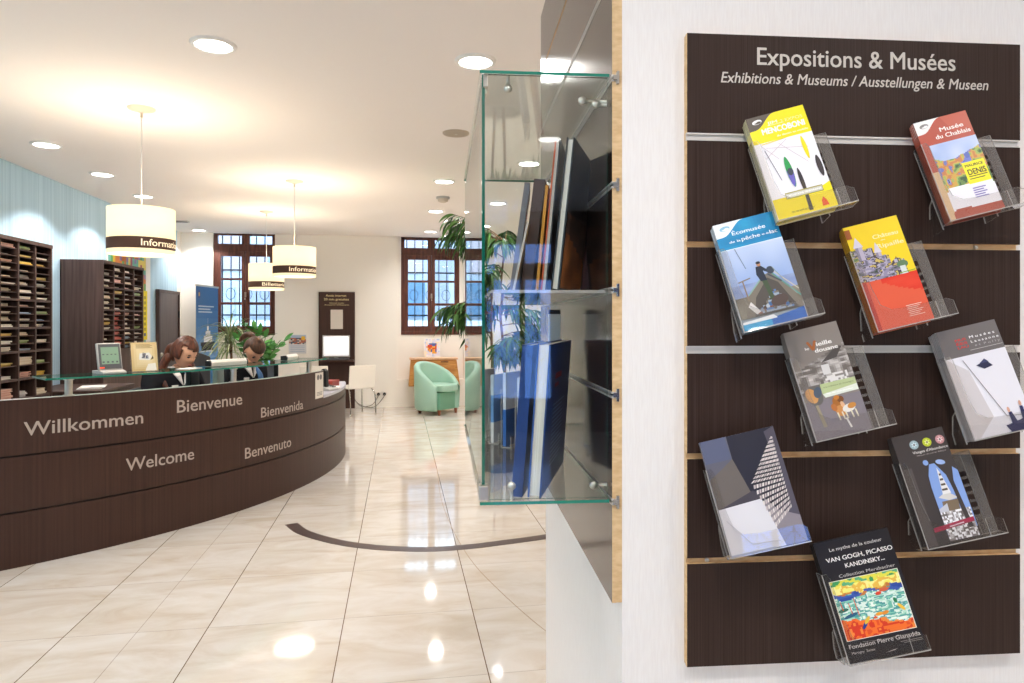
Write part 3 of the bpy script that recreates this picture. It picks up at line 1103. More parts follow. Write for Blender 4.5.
def art_brown(A):
    w, h = A.w, A.h
    f, g = blotch(31), blotch(32)
    A.rect(0, 0, w, h, '8d827a')
    A.grid(0, h * .40, w, h * .80, 26, 26, lambda s, t_: hexmix('6d645e', 'cfc6c0', (f(s, t_ * 2, 9) - .3) * 1.6) if t_ < .55 + .45 * s else None)
    A.poly([(w * .50, h * .66), (w * .85, h * .78), (w * .95, h * .77), (w * .80, h * .68)], '514a46')
    A.rect(w * .48, h * .50, w * .62, h * .64, 'd8d2ce')
    A.grid(w * .44, h * .46, w * .9, h * .55, 12, 5, lambda s, t_: pick(['8a827c', 'dcd6d2', 'b4aca6'], g(s, t_, 9)))
    A.text('le', w * .30, w * .37, h * .80, h * .025, 'f4eee8', 0.02)
    A.text('V', w * .36, w * .52, h * .785, h * .085, 'b86a38', 0.06)
    A.text('ieille', w * .52, w * .80, h * .815, h * .038, 'f6f0ea', 0.035)
    A.text('douane', w * .46, w * .88, h * .76, h * .036, 'f6f0ea', 0.035)
    A.rect(0, 0, w, h * .34, '847b80')
    A.rect(w * .35, h * .385, w * .99, h * .475, 'b4bf8c')
    A.poly([(w * .35, h * .385), (w * .99, h * .415), (w * .99, h * .36), (w * .38, h * .35)], 'dfe2d4')
    A.text('une aventure en montagne', w * .40, w * .95, h * .435, h * .014, '5d6a48', 0.0)
    A.text('Pays des contrebandiers', w * .42, w * .9, h * .375, h * .014, 'f8f8f4', 0.02)
    # painted figures: a trader, a donkey and a dog
    A.ell(w * .20, h * .38, w * .14, h * .085, 0.3, '6a6560')
    A.ell(w * .15, h * .39, w * .10, h * .07, 0.3, 'c9935a')
    A.ell(w * .27, h * .41, w * .07, h * .05, -0.4, '4f5a68')
    for a in ((.55, .28, .08, .06, 'a8682c'), (.62, .31, .06, .03, '7a4a24'), (.57, .21, .09, .05, 'c98a4c'), (.63, .26, .035, .03, 'e0b088'), (.56, .33, .05, .02, 'c47a30'), (.72, .22, .12, .035, 'e2dcd4'), (.78, .235, .08, .025, 'c4843c'), (.47, .25, .05, .035, 'b86f38')):
        A.ell(w * a[0], h * a[1], w * a[2], h * a[3], 0.2, a[4])
    for x0 in (.50, .58, .64, .74, .82):
        A.line(w * x0, h * .20, w * (x0 + .015), h * .13, h * .012, 'dcd2b8')
    A.line(w * .62, h * .14, w * .66, h * .05, h * .016, 'e8e4e0')
    A.line(w * .18, h * .30, w * .22, h * .10, h * .03, '9c9078')


def art_lausanne(A):
    w, h = A.w, A.h
    A.rect(0, 0, w, h, 'e4e0e6')
    A.poly([(0, 0), (w * .10, 0), (w * .42, h * .16), (w * .30, h * .60), (0, h * .74)], 'cfc7c8')
    A.rect(0, h * .735, w, h, '716a68')
    for k in range(3):
        A.text('MUS' if k == 0 else ('ÉES' if k == 1 else 'LAU'), w * .26, w * .44, h * (.875 - .035 * k), h * .022, 'd03a34', 0.03)
    A.text('M u s é e s', w * .50, w * .92, h * .880, h * .024, 'f6f2f0', 0.02)
    A.text('L a u s a n n e', w * .50, w * .96, h * .838, h * .022, 'f6f2f0', 0.02)
    A.text('e t  P u l l y', w * .54, w * .96, h * .80, h * .020, 'b8b0ae', 0.0)
    A.line(w * .44, h * .775, w * .98, h * .775, h * .005, 'c0b8b4')
    A.line(w * .26, h * .70, w * .62, h * .14, h * .006, '8f8684')
    A.line(w * .62, h * .14, w * 1.0, h * .115, h * .005, '8f8684')
    A.poly([(w * .44, h * .63), (w * .62, h * .655), (w * .70, h * .60), (w * .55, h * .585)], '2d2f4c')
    A.poly([(w * .50, h * .64), (w * .60, h * .675), (w * .66, h * .64)], '45486c')
    A.poly([(w * .60, 0), (w * .55, h * .06), (w * .66, h * .07), (w * .66, h * .17), (w * .71, h * .17), (w * .75, h * .08), (w * .84, h * .09), (w * .86, h * .20), (w * .91, h * .20), (w * .92, h * .05), (w * .88, 0)], '34345a')
    A.ell(w * .675, h * .19, w * .022, h * .025, 0, 'd8a48c')
    A.ell(w * .885, h * .225, w * .022, h * .025, 0, 'd8a48c')


def art_abbey(A):
    w, h = A.w, A.h
    f, g = blotch(41), blotch(42)
    A.rect(0, 0, w, h, '453d3a')
    for k, (c1, c2) in enumerate((('9fb4b8', 'd8e4e6'), ('bcc62c', 'e6ea9c'), ('c89090', 'f0d8d8'))):
        cu = w * (.38 + .25 * k)
        A.ell(cu, h * .895, w * .085, h * .040, 0, c1)
        A.ell(cu, h * .895, w * .055, h * .026, 0, c2)
        for q in range(6):
            A.ell(cu + w * .048 * math.cos(q * PI / 3), h * .895 + h * .022 * math.sin(q * PI / 3), w * .018, h * .008, 0, c1)
        A.ell(cu, h * .895, w * .018, h * .009, 0, '6a5a58')
    A.text("Visages d'Abondance", w * .30, w * .98, h * .815, h * .024, 'e8e0da', 0.01)
    A.text('Maison du val et abbaye', w * .36, w * .92, h * .788, h * .012, 'b8aea8', 0.0)
    # pointed arch with a tower and snow behind it
    out = [(w * .42, h * .06), (w * .42, h * .50), (w * .44, h * .60), (w * .52, h * .70), (w * .62, h * .70), (w * .76, h * .58), (w * .80, h * .44), (w * .84, h * .06)]
    A.poly(out, '86a2da')
    A.poly([(w * .90, h * .10), (w * .86, h * .52), (w * .92, h * .64), (w * 1.0, h * .60), (w * 1.0, h * .10)], '86a2da')
    A.ell(w * .47, h * .72, w * .05, h * .025, .6, '8ea8dc')
    A.ell(w * .74, h * .70, w * .09, h * .022, -.3, '9cb2e0')
    A.poly([(w * .52, h * .36), (w * .82, h * .36), (w * .80, h * .26), (w * .50, h * .26)], '7d6a54')
    A.poly([(w * .48, h * .40), (w * .66, h * .44), (w * .84, h * .37), (w * .66, h * .36)], 'd4cec8')
    A.poly([(w * .58, h * .42), (w * .74, h * .42), (w * .66, h * .62), (w * .63, h * .66)], 'e8e4e2')
    for k in range(4):
        A.rect(w * (.595 + .012 * k), h * (.45 + .045 * k), w * (.70 - .010 * k), h * (.468 + .045 * k), '5a4c40')
    A.poly([(w * .42, h * .30), (w * .60, h * .34), (w * .58, h * .20), (w * .42, h * .18)], 'c4c4cc')
    A.grid(w * .42, h * .02, w * .98, h * .27, 20, 14, lambda s, t_: pick(['e4e2e4', 'bcb6b6', '8d8684', 'f0eef0', '6d6460'], f(s, t_, 12)))
    A.poly([(w * .84, h * .10), (w * .80, h * .46), (w * .86, h * .50), (w * .93, h * .10)], '453d3a')
    A.poly([(w * .20, h * .115), (w * .98, h * .145), (w * .98, h * .185), (w * .20, h * .155)], 'a03048')
    A.poly([(w * .50, h * .135), (w * .78, h * .148), (w * .78, h * .158), (w * .50, h * .146)], 'e0c0c8')
    A.rect(0, 0, w * .18, h * .70, '5a524e')


def art_stripes(A):
    w, h = A.w, A.h
    A.rect(0, 0, w, h, '2c2a34')
    A.poly([(0, h), (w * .36, h), (w * .36, h * .72), (w * .47, h * .40), (0, h * .34)], '62606c')
    A.poly([(0, h), (w * .34, h), (w * .35, h * .80), (0, h * .80)], '5c6078')
    A.poly([(0, h * .66), (w * .36, h * .80), (w * .50, h * .42), (0, h * .34)], '6b625c')
    A.poly([(w * .86, h * .97), (w, h), (w, 0), (w * .62, 0), (w * .70, h * .30), (w * .93, h * .35)], '56505a')
    A.poly([(w * .45, 0), (w, 0), (w, h * .22), (w * .75, h * .30), (w * .62, h * .42)], '8d848a')
    A.poly([(0, 0), (w * .72, 0), (w * .58, h * .42), (0, h * .40)], 'dcd8dc')
    A.poly([(w * .02, h * .40), (w * .60, h * .42), (w * .62, h * .455), (w * .50, h * .50)], '4a444a')
    # the faceted white facade rising to a point
    top, bl_, br_, low = Vector((w * .94, h * .93)), Vector((w * .50, h * .56)), Vector((w * .93, h * .30)), Vector((w * .66, h * .16))
    n = 19
    for j in range(n):
        a0, a1 = j / n, (j + 0.62) / n
        L0, L1 = (bl_.lerp(top, (a0 - .42) / .58) if a0 > .42 else low.lerp(bl_, a0 / .42)), (bl_.lerp(top, (a1 - .42) / .58) if a1 > .42 else low.lerp(bl_, a1 / .42))
        R0, R1 = (br_.lerp(top, a0 * 1.0)), (br_.lerp(top, a1 * 1.0))
        m = 11
        for i in range(m):
            s0, s1 = i / m, (i + .72) / m
            p = [L0.lerp(R0, s0), L0.lerp(R0, s1), L1.lerp(R1, min(1, s1 + .05)), L1.lerp(R1, min(1, s0 + .05))]
            A.poly([tuple(q) for q in p], 'e2d8d2' if (i + j) % 2 == 0 else 'c4b6b4')
    A.poly([(0, 0), (w * .58, 0), (w * .58, h * .012), (0, h * .012)], '9a9aa8')
    A.line(w * .06, h * .30, w * .30, h * .07, h * .006, 'bcb8bc')
    A.line(w * .30, h * .07, w * .66, h * .055, h * .006, 'bcb8bc')


def art_paint(A):
    w, h = A.w, A.h
    A.rect(0, 0, w, h, '25201f')
    A.text('Le mythe de la couleur', w * .18, w * .88, h * .905, h * .028, 'd8d0ca', 0.0)
    A.text('VAN GOGH, PICASSO', w * .10, w * .98, h * .82, h * .036, 'f0eae4', 0.02)
    A.text('KANDINSKY...', w * .32, w * .84, h * .752, h * .036, 'f0eae4', 0.02)
    A.text('Collection Merzbacher', w * .20, w * .94, h * .682, h * .026, 'c8c0ba', 0.0)
    f, g = blotch(51), blotch(52)
    A.rect(w * .045, h * .175, w * .955, h * .665, 'f0e6d6')

    def pic(s, t_):
        n_ = (f(s, t_ * 2, 10) - .5) * .12
        t2 = t_ + n_
        if t2 > .90:
            return pick(['3f9a58', 'e0d848', '5fae7a'], g(s, t_, 10))
        if t2 > .78:
            return pick(['f0e060', 'f4ea90', 'e8b848', 'f2e878'], g(s, t_, 11))
        if t2 > .70:
            return pick(['d8a03c', 'c87838', '3f5aa8', '2f4a98'], .15 + .8 * g(s, t_, 9))
        if t2 > .36 - .22 * s:
            return pick(['6fb8a0', 'b8dcc8', 'dcebe0', '4f9a98', '88c8b0', 'e8f0e4'], g(s * .8, t_ * 2.2, 15))
        return pick(['e2511f', 'f07028', 'd83a1c', 'f08838'], g(s, t_, 12))
    A.grid(w * .055, h * .18, w * .945, h * .66, 54, 60, pic)
    q = random.Random(4)
    for cu, cv, ru, ang, c in ((.20, .37, .10, .2, '2b5a78'), (.12, .42, .07, .1, '2f6a58'), (.34, .28, .07, .9, '2b3f8a'), (.38, .31, .06, .8, 'e8b838'), (.55, .34, .05, .1, 'f0a030'), (.63, .34, .05, .2, 'e89030'), (.85, .36, .06, -.9, 'f0c040'), (.80, .42, .035, -1.2, '1f7a48'), (.62, .50, .04, .1, 'd84830'), (.70, .52, .06, .05, 'd86040')):
        A.ell(w * cu, h * cv, w * ru, h * .014, ang, c)
    for x0, z0, z1 in ((.22, .38, .47), (.30, .36, .50), (.12, .42, .49)):
        A.line(w * x0, h * z0, w * (x0 - .01), h * z1, w * .010, 'e04a20')
    A.text('Fondation Pierre Gianadda', w * .05, w * .97, h * .115, h * .034, 'dcd4d0', 0.01)
    A.text('Martigny  Suisse', w * .06, w * .36, h * .070, h * .020, 'c8c0ba', 0.0)
    A.line(w * .70, h * .095, w * .98, h * .095, h * .004, '9a928e')
    A.line(w * .74, h * .082, w * .98, h * .082, h * .004, '9a928e')
    A.poly([(w * .48, h * .035), (w * .60, h * .04), (w * .64, h * .052), (w * .56, h * .046)], 'a8a09c')


LEAF = [
    # name, corner, width, height, art, edge colour, label, extra leaflets behind, their label
    ('merc', (0.586, 1.198, 1.562), 0.108, 0.21, art_yellow, 'e6dcb0', 'yellow and white leaflet with coloured pointed ovals, top left of the museum board', 5,
     'yellow and white leaflet tucked behind the front one at the top left of the board', 'yellow leaflets in the top left holder'),
    ('chab', (0.925, 1.208, 1.567), 0.1, 0.208, art_red_museum, 'a85440', 'red Musée du Chablais leaflet with a yellow square, top right of the museum board', 4,
     'red leaflet tucked behind the Musée du Chablais one at the top right', 'red leaflets in the top right holder'),
    ('eco', (0.52, 1.192, 1.36), 0.114, 0.21, art_lake, '9aa4ac', 'blue Écomusée leaflet showing a fisherman in a boat, left in the second row', 4,
     'blue lake museum leaflet tucked behind the front Écomusée one', 'blue lake leaflets in the second row'),
    ('rip', (0.78, 1.203, 1.36), 0.102, 0.21, art_castle, 'b07a30', 'yellow and red Château de Ripaille leaflet with a castle, in the second row', 5,
     'yellow and red castle leaflet tucked behind the front Ripaille one', 'castle leaflets in the second row'),
    ('dou', (0.662, 1.204, 1.159), 0.101, 0.21, art_brown, '7d736c', 'grey brown Vieille douane leaflet with small painted figures, in the third row', 5,
     'grey brown leaflet tucked behind the Vieille douane one', 'grey brown leaflets in the third row'),
    ('lau', (0.961, 1.193, 1.159), 0.111, 0.211, art_lausanne, 'b4adac', 'white leaflet with grey head and a man with raised arms, at the right edge', 6,
     'white and grey leaflet tucked behind the one with the raised arms', 'white and grey leaflets at the right edge'),
    ('vis', (0.879, 1.205, 0.956), 0.097, 0.211, art_abbey, '4a4240', 'black leaflet with three round emblems and a snowy church tower, fourth row right', 5,
     'black leaflet tucked behind the one with the church tower', 'black church leaflets in the fourth row'),
    ('str', (0.497, 1.196, 0.953), 0.138, 0.212, art_stripes, '84808a', 'large dark leaflet with a white faceted pointed facade, fourth row left', 2,
     'large dark leaflet tucked behind the one with the pointed facade', 'large dark leaflets in the fourth row'),
    ('gog', (0.714, 1.185, 0.756), 0.139, 0.218, art_paint, '2a2422', 'black exhibition leaflet with a colourful harbour painting, lowest on the board', 4,
     'black exhibition leaflet tucked behind the one with the harbour painting', 'black exhibition leaflets in the lowest holder'),
]
HOLD_LABEL = {
    'merc': 'clear holder at the top left of the board, carrying the yellow leaflets with ovals',
    'chab': 'clear holder at the top right of the board, carrying the red museum leaflets',
    'eco': 'clear holder carrying the blue fisherman leaflets in the second row',
    'rip': 'clear holder carrying the yellow and red castle leaflets in the second row',
    'dou': 'clear holder carrying the grey brown leaflets in the third row',
    'lau': 'clear holder at the right edge carrying the white leaflets with raised arms',
    'vis': 'clear holder carrying the black church tower leaflets in the fourth row',
    'str': 'clear holder carrying the large dark facade leaflets in the fourth row',
    'gog': 'lowest clear holder, carrying the black leaflets with the harbour painting',
}
hold_proto = None
SLOT_Y = [0.034 + 0.0145 * k for k in range(6)]


def holder_parts(t):
    W0, W1, D = -0.0022, 0.1425, 0.026
    p = MB()                                   # back plate with six slots
    xs0, xs1 = 0.098, 0.124
    bh = 0.152
    z0, z1 = -D - 0.0025, -D
    p.sheet((W0, -0.002, z0), (xs0, bh, z1))
    p.sheet((xs1, -0.002, z0), (W1, bh, z1))
    yy = -0.002
    for y in SLOT_Y:
        p.sheet((xs0, yy, z0), (xs1, y, z1))
        yy = y + 0.0095
    p.sheet((xs0, yy, z0), (xs1, bh, z1))
    p.build('back_plate', [M['acrylic_plate'], M['acrylic_edge']], t)
    q = MB()                                   # tray floor and front lip, higher at the left
    q.sheet((W0, -0.0025, -D), (W1, -0.0006, 0.006))
    q.build('tray', [M['acrylic'], M['acrylic_edge']], t)
    lip = [(W0, -0.0006), (W1, -0.0006), (W1, 0.024), (W1 - 0.012, 0.031), (0.060, 0.031), (0.032, 0.034), (0.017, 0.046), (0.012, 0.08), (0.010, 0.150), (0.006, 0.158), (W0, 0.158)]
    l = MB()
    l.prism(lip, 0.0035, 0.0058, 'z', 0, 1)
    l.build('front_lip', [M['acrylic'], M['acrylic_edge']], t)
    s = MB()
    s.sheet((W0 - 0.0018, -0.0025, -D), (W0, 0.158, 0.0058))
    s.build('side_wall', [M['acrylic'], M['acrylic_edge']], t)
    d = MB()
    d.sheet((0.112, -0.002, -D), (0.1135, 0.03, 0.0035))
    d.build('divider', [M['acrylic'], M['acrylic_edge']], t)
    for x in (W0 - 0.0022, 0.098):
        f_ = MB()
        f_.prism([(0.055, -D), (0.046, -D - 0.016), (0.012, -D - 0.040), (-0.008, -D - 0.043), (-0.008, -D)], x, x + 0.0025, 'x', 0, 1)
        f_.build('bracket', [M['acrylic'], M['acrylic_edge']], t)


def copy_tree(o, parent=None):
    c = o.copy()
    COL.objects.link(c)
    if parent is not None:
        c.parent = parent
    for ch in list(o.children):
        copy_tree(ch, c)
    return c


for key, p, wd, hh, art, edge, lab, nb, lab2, grp in LEAF:
    p = [p[i] + 0.0035 * AZ[i] for i in range(3)]
    hh -= 0.0035
    mtx = leaflet_mtx(p)
    if hold_proto is None:
        hold_proto = thing('leaflet_holder', '', 'leaflet holder', mtx, 'clear leaflet holders on the museum board')
        holder_parts(hold_proto)
        hd = hold_proto
    else:
        hd = copy_tree(hold_proto)
        hd.matrix_world = mtx
    hd['label'] = HOLD_LABEL[key]
    sb = MB()
    sb.box((0, 0, -0.0040), (wd, hh, 0), 0, lin(edge))
    front = sb.build('brochure', M['print'])
    front.matrix_world = mtx
    tag(front, lab, 'leaflet')
    A = Art(wd, hh)
    art(A)
    A.mb.build('printed_cover', M['print'], front)
    q = random.Random(hash(key) % 97 if False else len(key) + nb)
    for k in range(1, nb + 1):
        c = front.copy()
        COL.objects.link(c)
        dz = 0.0043 if nb < 6 else 0.0041
        c.matrix_world = mtx @ Matrix.Translation((-0.0002 * k + q.uniform(-0.0005, 0.0005), -0.0006 * k + q.uniform(-0.0005, 0.0004), -dz * k))
        tag(c, lab2, 'leaflet', grp)
        for ch in front.children:
            d_ = ch.copy()
            COL.objects.link(d_)
            d_.parent = c

# ------------------------------------------------------------------ slatted panel and glass case on the pillar side
PX = 0.2985
PY0, PY1 = 1.29, 2.395
PG = [0.842, 1.036, 1.241, 1.442, 1.644, 1.849, 2.052, 2.254, 2.46]
t = thing('slatwall_panel', 'dark glossy slatted panel with pale wood edge on the pillar side, behind the glass case', 'slatted panel', bl(PX, PY0, 0))
MB().box((0.008, 0.0, PG[0] + 0.0005), (0.0192, PY1 - PY0, PG[-1] - 0.0005)).build('core', M['chip'], t)
for i in range(8):
    z0 = PG[i] + (0 if i == 0 else 0.005)
    z1 = PG[i + 1] - (0 if i == 7 else 0.005)
    MB().box((0, 0, z0), (0.0085, PY1 - PY0, z1), [1, 1, 1, 1, 1, 0]).build('slat', [M['wenge_gloss'], M['chip']], t)
for gz in PG[1:7]:
    r_ = MB()
    r_.box((-0.0012, -0.0015, gz + 0.0025), (0.004, PY1 - PY0, gz + 0.0062))
    r_.box((-0.0012, -0.0015, gz - 0.0062), (0.004, PY1 - PY0, gz - 0.0025))
    r_.box((0.006, -0.0015, gz - 0.006), (0.0085, PY1 - PY0, gz + 0.006))
    r_.box((0.0075, -0.0015, gz - 0.0105), (0.012, 0.35, gz + 0.0105))
    r_.build('rail', M['alu'], t)

KX0, KX1, KY0, KY1, KZ0, KZ1 = 0.049, 0.2945, 1.30, 2.29, 1.036, 1.859
t = thing('glass_case', 'wall mounted glass display case with green edges on the pillar, holding books', 'glass case', bl((KX0 + KX1) / 2, KY0, 0))
cx = (KX0 + KX1) / 2
gm = [M['glass'], M['glass_edge']]
g6 = 0.006


KXR = 0.030            # outer side at the rear (the case widens a little towards the back)


def pane(name, a, b_):
    MB().sheet((a[0] - cx, a[1] - KY0, a[2]), (b_[0] - cx, b_[1] - KY0, b_[2])).build(name, gm, t)


def plan(name, pts, z0, z1, side=False):
    mb = MB()
    p = [(x - cx, y - KY0) for x, y in pts]
    if side:
        mb.prism(p, z0, z1, 'z')
        mb.m = [1, 1, 1, 0, 1, 0]
    else:
        mb.prism(p, z0, z1, 'z', 0, 1)
    mb.build(name, gm, t)


flat = [(KX0 - 0.004, KY0 - 0.004), (KX1, KY0 - 0.004), (KX1, KY1), (KXR - 0.004, KY1)]
plan('top_pane', flat, KZ1 - g6, KZ1)
plan('bottom_pane', flat, KZ0 - g6 / 2, KZ0 + g6 / 2)
pane('front_pane', (KX0, KY0, KZ0 + g6), (KX1 - 0.003, KY0 + g6 * .8, KZ1 - g6))
plan('outer_pane', [(KX0, KY0 + g6), (KX0 + g6, KY0 + g6), (KXR + g6, KY1 - g6), (KXR, KY1 - g6)], KZ0 + g6, KZ1 - g6, True)
pane('back_pane', (KXR, KY1 - g6, KZ0 + g6), (KX1, KY1, KZ1 - g6))
MB().sheet((KX0 + 0.02 - cx, 0.03, 1.438), (KX1 - cx, KY1 - 0.03 - KY0, 1.444)).build('shelf_pane', [M['acrylic'], M['acrylic_edge']], t)
for gz in (1.036, 1.241, 1.442, 1.644, 1.849):
    c = MB()
    c.prism([(0.001, gz - 0.0045), (0.008, gz - 0.0045), (0.008, gz - 0.0125), (0.013, gz - 0.0125), (0.013, gz + 0.0125), (0.008, gz + 0.0125), (0.008, gz + 0.0045), (0.001, gz + 0.0045)], -0.0055, 0.02, 'y')
    c.v = [(v[0] + PX - cx, v[1] - 0.01, v[2]) for v in c.v]
    c.build('rail_clip', M['chrome'], t, bevel=0.0006)
for x, z, s in ((0.245, 1.812, 1), (0.272, 1.806, 1), (0.10, 1.832, 0), (0.107, 1.064, 0), (0.267, 1.063, 1)):
    c = MB()
    c.lathe([(0.0001, 0.0), (0.0075, 0.001), (0.0085, 0.005), (0.0075, 0.010), (0.004, 0.012)], 18, (x - cx, 0.010, z), axis='y')
    if s:
        c.tube([(x - cx, 0.018, z), (KX1 - cx, 0.018, z)], 0.0035, 10)
    else:
        zz = KZ1 if z > 1.5 else KZ0
        c.tube([(x - cx, 0.018, z), (x - cx, 0.018, zz)], 0.0035, 10)
    c.build('glass_fastener', M['steel'], t, smooth=True)
c = MB()
c.box((KX0 - cx - 0.006, -0.004, KZ0 + 0.004), (KX0 - cx + 0.014, 0.02, KZ0 + 0.034))
c.build('corner_clamp', M['steel'], t, bevel=0.003)
for yy in (0.0, 0.045):
    MB().box((KX0 - cx + 0.003, yy, KZ1 - 0.03), (KX0 - cx + 0.012, yy + 0.016, KZ1 - 0.004)).build('hinge', M['steel'], t, bevel=0.002)


def book(name, label, x, y, z, yaw, lean, th, hgt, dep, cover, pages='ded6cc', spine=False, group=None, cover2=None, decor=None):
    """book standing upright: near short edge at the origin, depth along +y, thickness along x, leaning to the right"""
    t = thing(name, label, 'book', bl(x, y, z) @ Matrix.Rotation(yaw, 4, 'Z') @ Matrix.Rotation(lean, 4, 'Y'), group)
    c1 = M['cov_' + cover]
    c2 = M['cov_' + (cover2 or cover)]
    MB().box((0, 0, 0), (0.003, dep, hgt)).build('front_cover', c2, t)
    bk = MB().box((th - 0.003, 0, 0), (th, dep, hgt)).build('back_cover', c1, t)
    if spine:
        MB().box((0.003, 0, 0), (th - 0.003, 0.003, hgt)).build('spine', c2, t)
    MB().box((0.003, 0.004, 0.003), (th - 0.003, dep - 0.003, hgt - 0.003)).build('page_block', M['pages'] if pages == 'ded6cc' else M['pages2'], t)
    if decor:
        decor(bk, th, dep, hgt)
    return t


M['pages'] = noise_mat('page_edges', 'd8d0c4', 'ebe5db', (900, 4, 4), rough=0.8)
M['pages2'] = noise_mat('grey_page_edges', 'a8a29c', 'cfcac4', (900, 4, 4), rough=0.8)
for nme, cc, rr in (('navy', '1a3a78', 0.3), ('royal', '24529c', 0.3), ('black', '1e1b1d', 0.28), ('orange', 'c4541f', 0.35), ('brown', '4a3630', 0.5), ('ochre', 'c48a2a', 0.4), ('grey', '8d8a90', 0.4), ('white', 'dcd6d0', 0.4), ('red', '9a2f28', 0.4), ('teal', '2f6a7a', 0.4)):
    M['cov_' + nme] = mat('book_cover_' + nme, cc, rr)


def blue_text(bk, th, dep, hgt):
    a = MB()
    q = random.Random(6)
    for k in range(15):
        y0 = 0.09
        a.add([(th + 0.0004, y0, 0.17 - k * 0.009), (th + 0.0004, y0 + q.uniform(0.12, 0.2), 0.17 - k * 0.009), (th + 0.0004, y0 + q.uniform(0.12, 0.2), 0.1725 - k * 0.009), (th + 0.0004, y0, 0.1725 - k * 0.009)], [(0, 1, 2, 3)])
    a.build('blurb_lettering', mat('pale_blue_print', 'a8b8d8', 0.5), bk)
    a = MB()
    a.add([(th + 0.0004, 0.10, 0.225), (th + 0.0004, 0.20, 0.225), (th + 0.0004, 0.20, 0.237), (th + 0.0004, 0.10, 0.237), (th + 0.0004, 0.10, 0.208), (th + 0.0004, 0.16, 0.208), (th + 0.0004, 0.16, 0.216), (th + 0.0004, 0.10, 0.216)], [(0, 1, 2, 3), (4, 5, 6, 7)])
    a.build('red_lettering', mat('red_print', 'a03844', 0.5), bk)


def photo_cover(bk, th, dep, hgt):
    f_ = blotch(77)
    a = MB()
    nx, nz = 16, 18
    for j in range(nz):
        for i in range(nx):
            s, t_ = (i + .5) / nx, (j + .5) / nz
            y0, y1, z0, z1 = dep * (.04 + .92 * i / nx), dep * (.04 + .92 * (i + 1) / nx), hgt * (.02 + .5 * j / nz), hgt * (.02 + .5 * (j + 1) / nz)
            a.add([(th + .0004, y0, z0), (th + .0004, y1, z0), (th + .0004, y1, z1), (th + .0004, y0, z1)], [(0, 1, 2, 3)], 0, lin(hexmix('6a3a24', 'c47a44', f_(s, t_, 5)) if t_ < .75 - .3 * s else hexmix('2a2422', '6a4a3c', f_(s, t_, 7))))
    a.build('cover_picture', M['print'], bk)


ZF, ZSH = KZ0 + 0.0035, 1.4445
book('book', 'large blue book with white pages and lettered back cover, low in the glass case', 0.139, 1.325, ZF, R(-16), R(3.8), 0.026, 0.30, 0.36, 'navy', cover2='royal', decor=blue_text)
book('book', 'dark blue book leaning left of the larger lettered blue book in the glass case', 0.108, 1.335, ZF, R(-14), R(4.2), 0.022, 0.298, 0.34, 'navy', spine=True)
book('book', 'black book with silver grey page edge, nearest on the upper glass shelf', 0.186, 1.335, ZSH, R(-20), R(6.2), 0.016, 0.30, 0.25, 'black', decor=photo_cover)
book('book', 'slim black book with an orange edge left of the black one on the upper shelf', 0.172, 1.385, ZSH, R(-14), R(5.5), 0.012, 0.31, 0.24, 'black', cover2='orange')
book('book', 'thin ochre yellow book between the dark ones on the upper shelf', 0.163, 1.40, ZSH, R(-12), R(5.5), 0.006, 0.22, 0.2, 'ochre', pages='x')
book('book', 'dark brown hardback farther back on the upper shelf', 0.150, 1.60, ZSH, R(-12), R(7), 0.026, 0.275, 0.2, 'brown', spine=True)
book('book', 'grey blue catalogue behind the dark brown one on the upper shelf', 0.145, 1.90, ZSH, R(-6), R(8), 0.016, 0.33, 0.2, 'grey', spine=True)
book('book', 'small red book at the back of the upper shelf', 0.20, 1.98, ZSH, R(-6), R(7), 0.014, 0.34, 0.16, 'red', spine=True)
book('book', 'pale thin book in front of the brown hardback on the upper shelf', 0.128, 1.58, ZSH, R(-12), R(12), 0.005, 0.17, 0.14, 'white', pages='x')


def stand_card(x, y, z, wd, hgt, cols, label, yaw=0.0, lean=R(-14)):
    t = thing('leaflet_stand', label, 'leaflet stand', bl(x, y, z) @ Matrix.Rotation(yaw, 4, 'Z'), 'small leaflet stands at the back of the glass case')
    s = MB()
    s.sheet((-wd / 2, 0.0, 0.0), (wd / 2, 0.002, hgt * .8))
    s.sheet((-wd / 2, -0.03, 0.0), (wd / 2, 0.002, 0.002))
    s.sheet((-wd / 2, -0.03, 0.0), (wd / 2, -0.028, 0.03))
    s.build('stand', [M['acrylic'], M['acrylic_edge']], t)
    c = MB()
    h0 = 0.0
    for fr, cc in cols:
        c.box((-wd / 2 + 0.003, -0.012, 0.003 + hgt * h0), (wd / 2 - 0.003, -0.003, 0.003 + hgt * (h0 + fr)), 0, lin(cc))
        h0 += fr
    c.build('leaflet', M['print'], t)


q = [(0.085, 2.02, 0.10, 0.20, [(.6, 'e6e2de'), (.4, 'd8d4d8')], 'leftmost pale leaflet stand low in the glass case', R(62)),
     (0.118, 1.96, 0.10, 0.19, [(.3, 'e4e0dc'), (.4, '6a94c8'), (.3, 'c8d4dc')], 'pale blue leaflet stand next to the leftmost one in the glass case', R(60)),
     (0.150, 1.90, 0.10, 0.20, [(.5, '2f6ab8'), (.5, 'd4d8e0')], 'bright blue leaflet stand left of the dark blue book', R(58)),
     (0.185, 1.86, 0.10, 0.19, [(.4, 'b8605a'), (.6, 'd8d8dc')], 'white and red leaflet stand behind the dark blue book', R(58)),
     (0.250, 1.74, 0.036, 0.37, [(.97, 'ece8e2'), (.03, '2a2a2c')], 'tall white leaflet stand above the large blue book by the panel', R(6))]
for x, y, wd, hgt, cols, lab, yaw in q:
    stand_card(x, y, ZF, wd, hgt, cols, lab, yaw)

# ------------------------------------------------------------------ curved reception counter
CC, CR = (-4.272, 7.262), 3.7036


def pol(a, r, z=0.0):
    return (CC[0] + r * math.cos(R(a)), CC[1] + r * math.sin(R(a)), z)


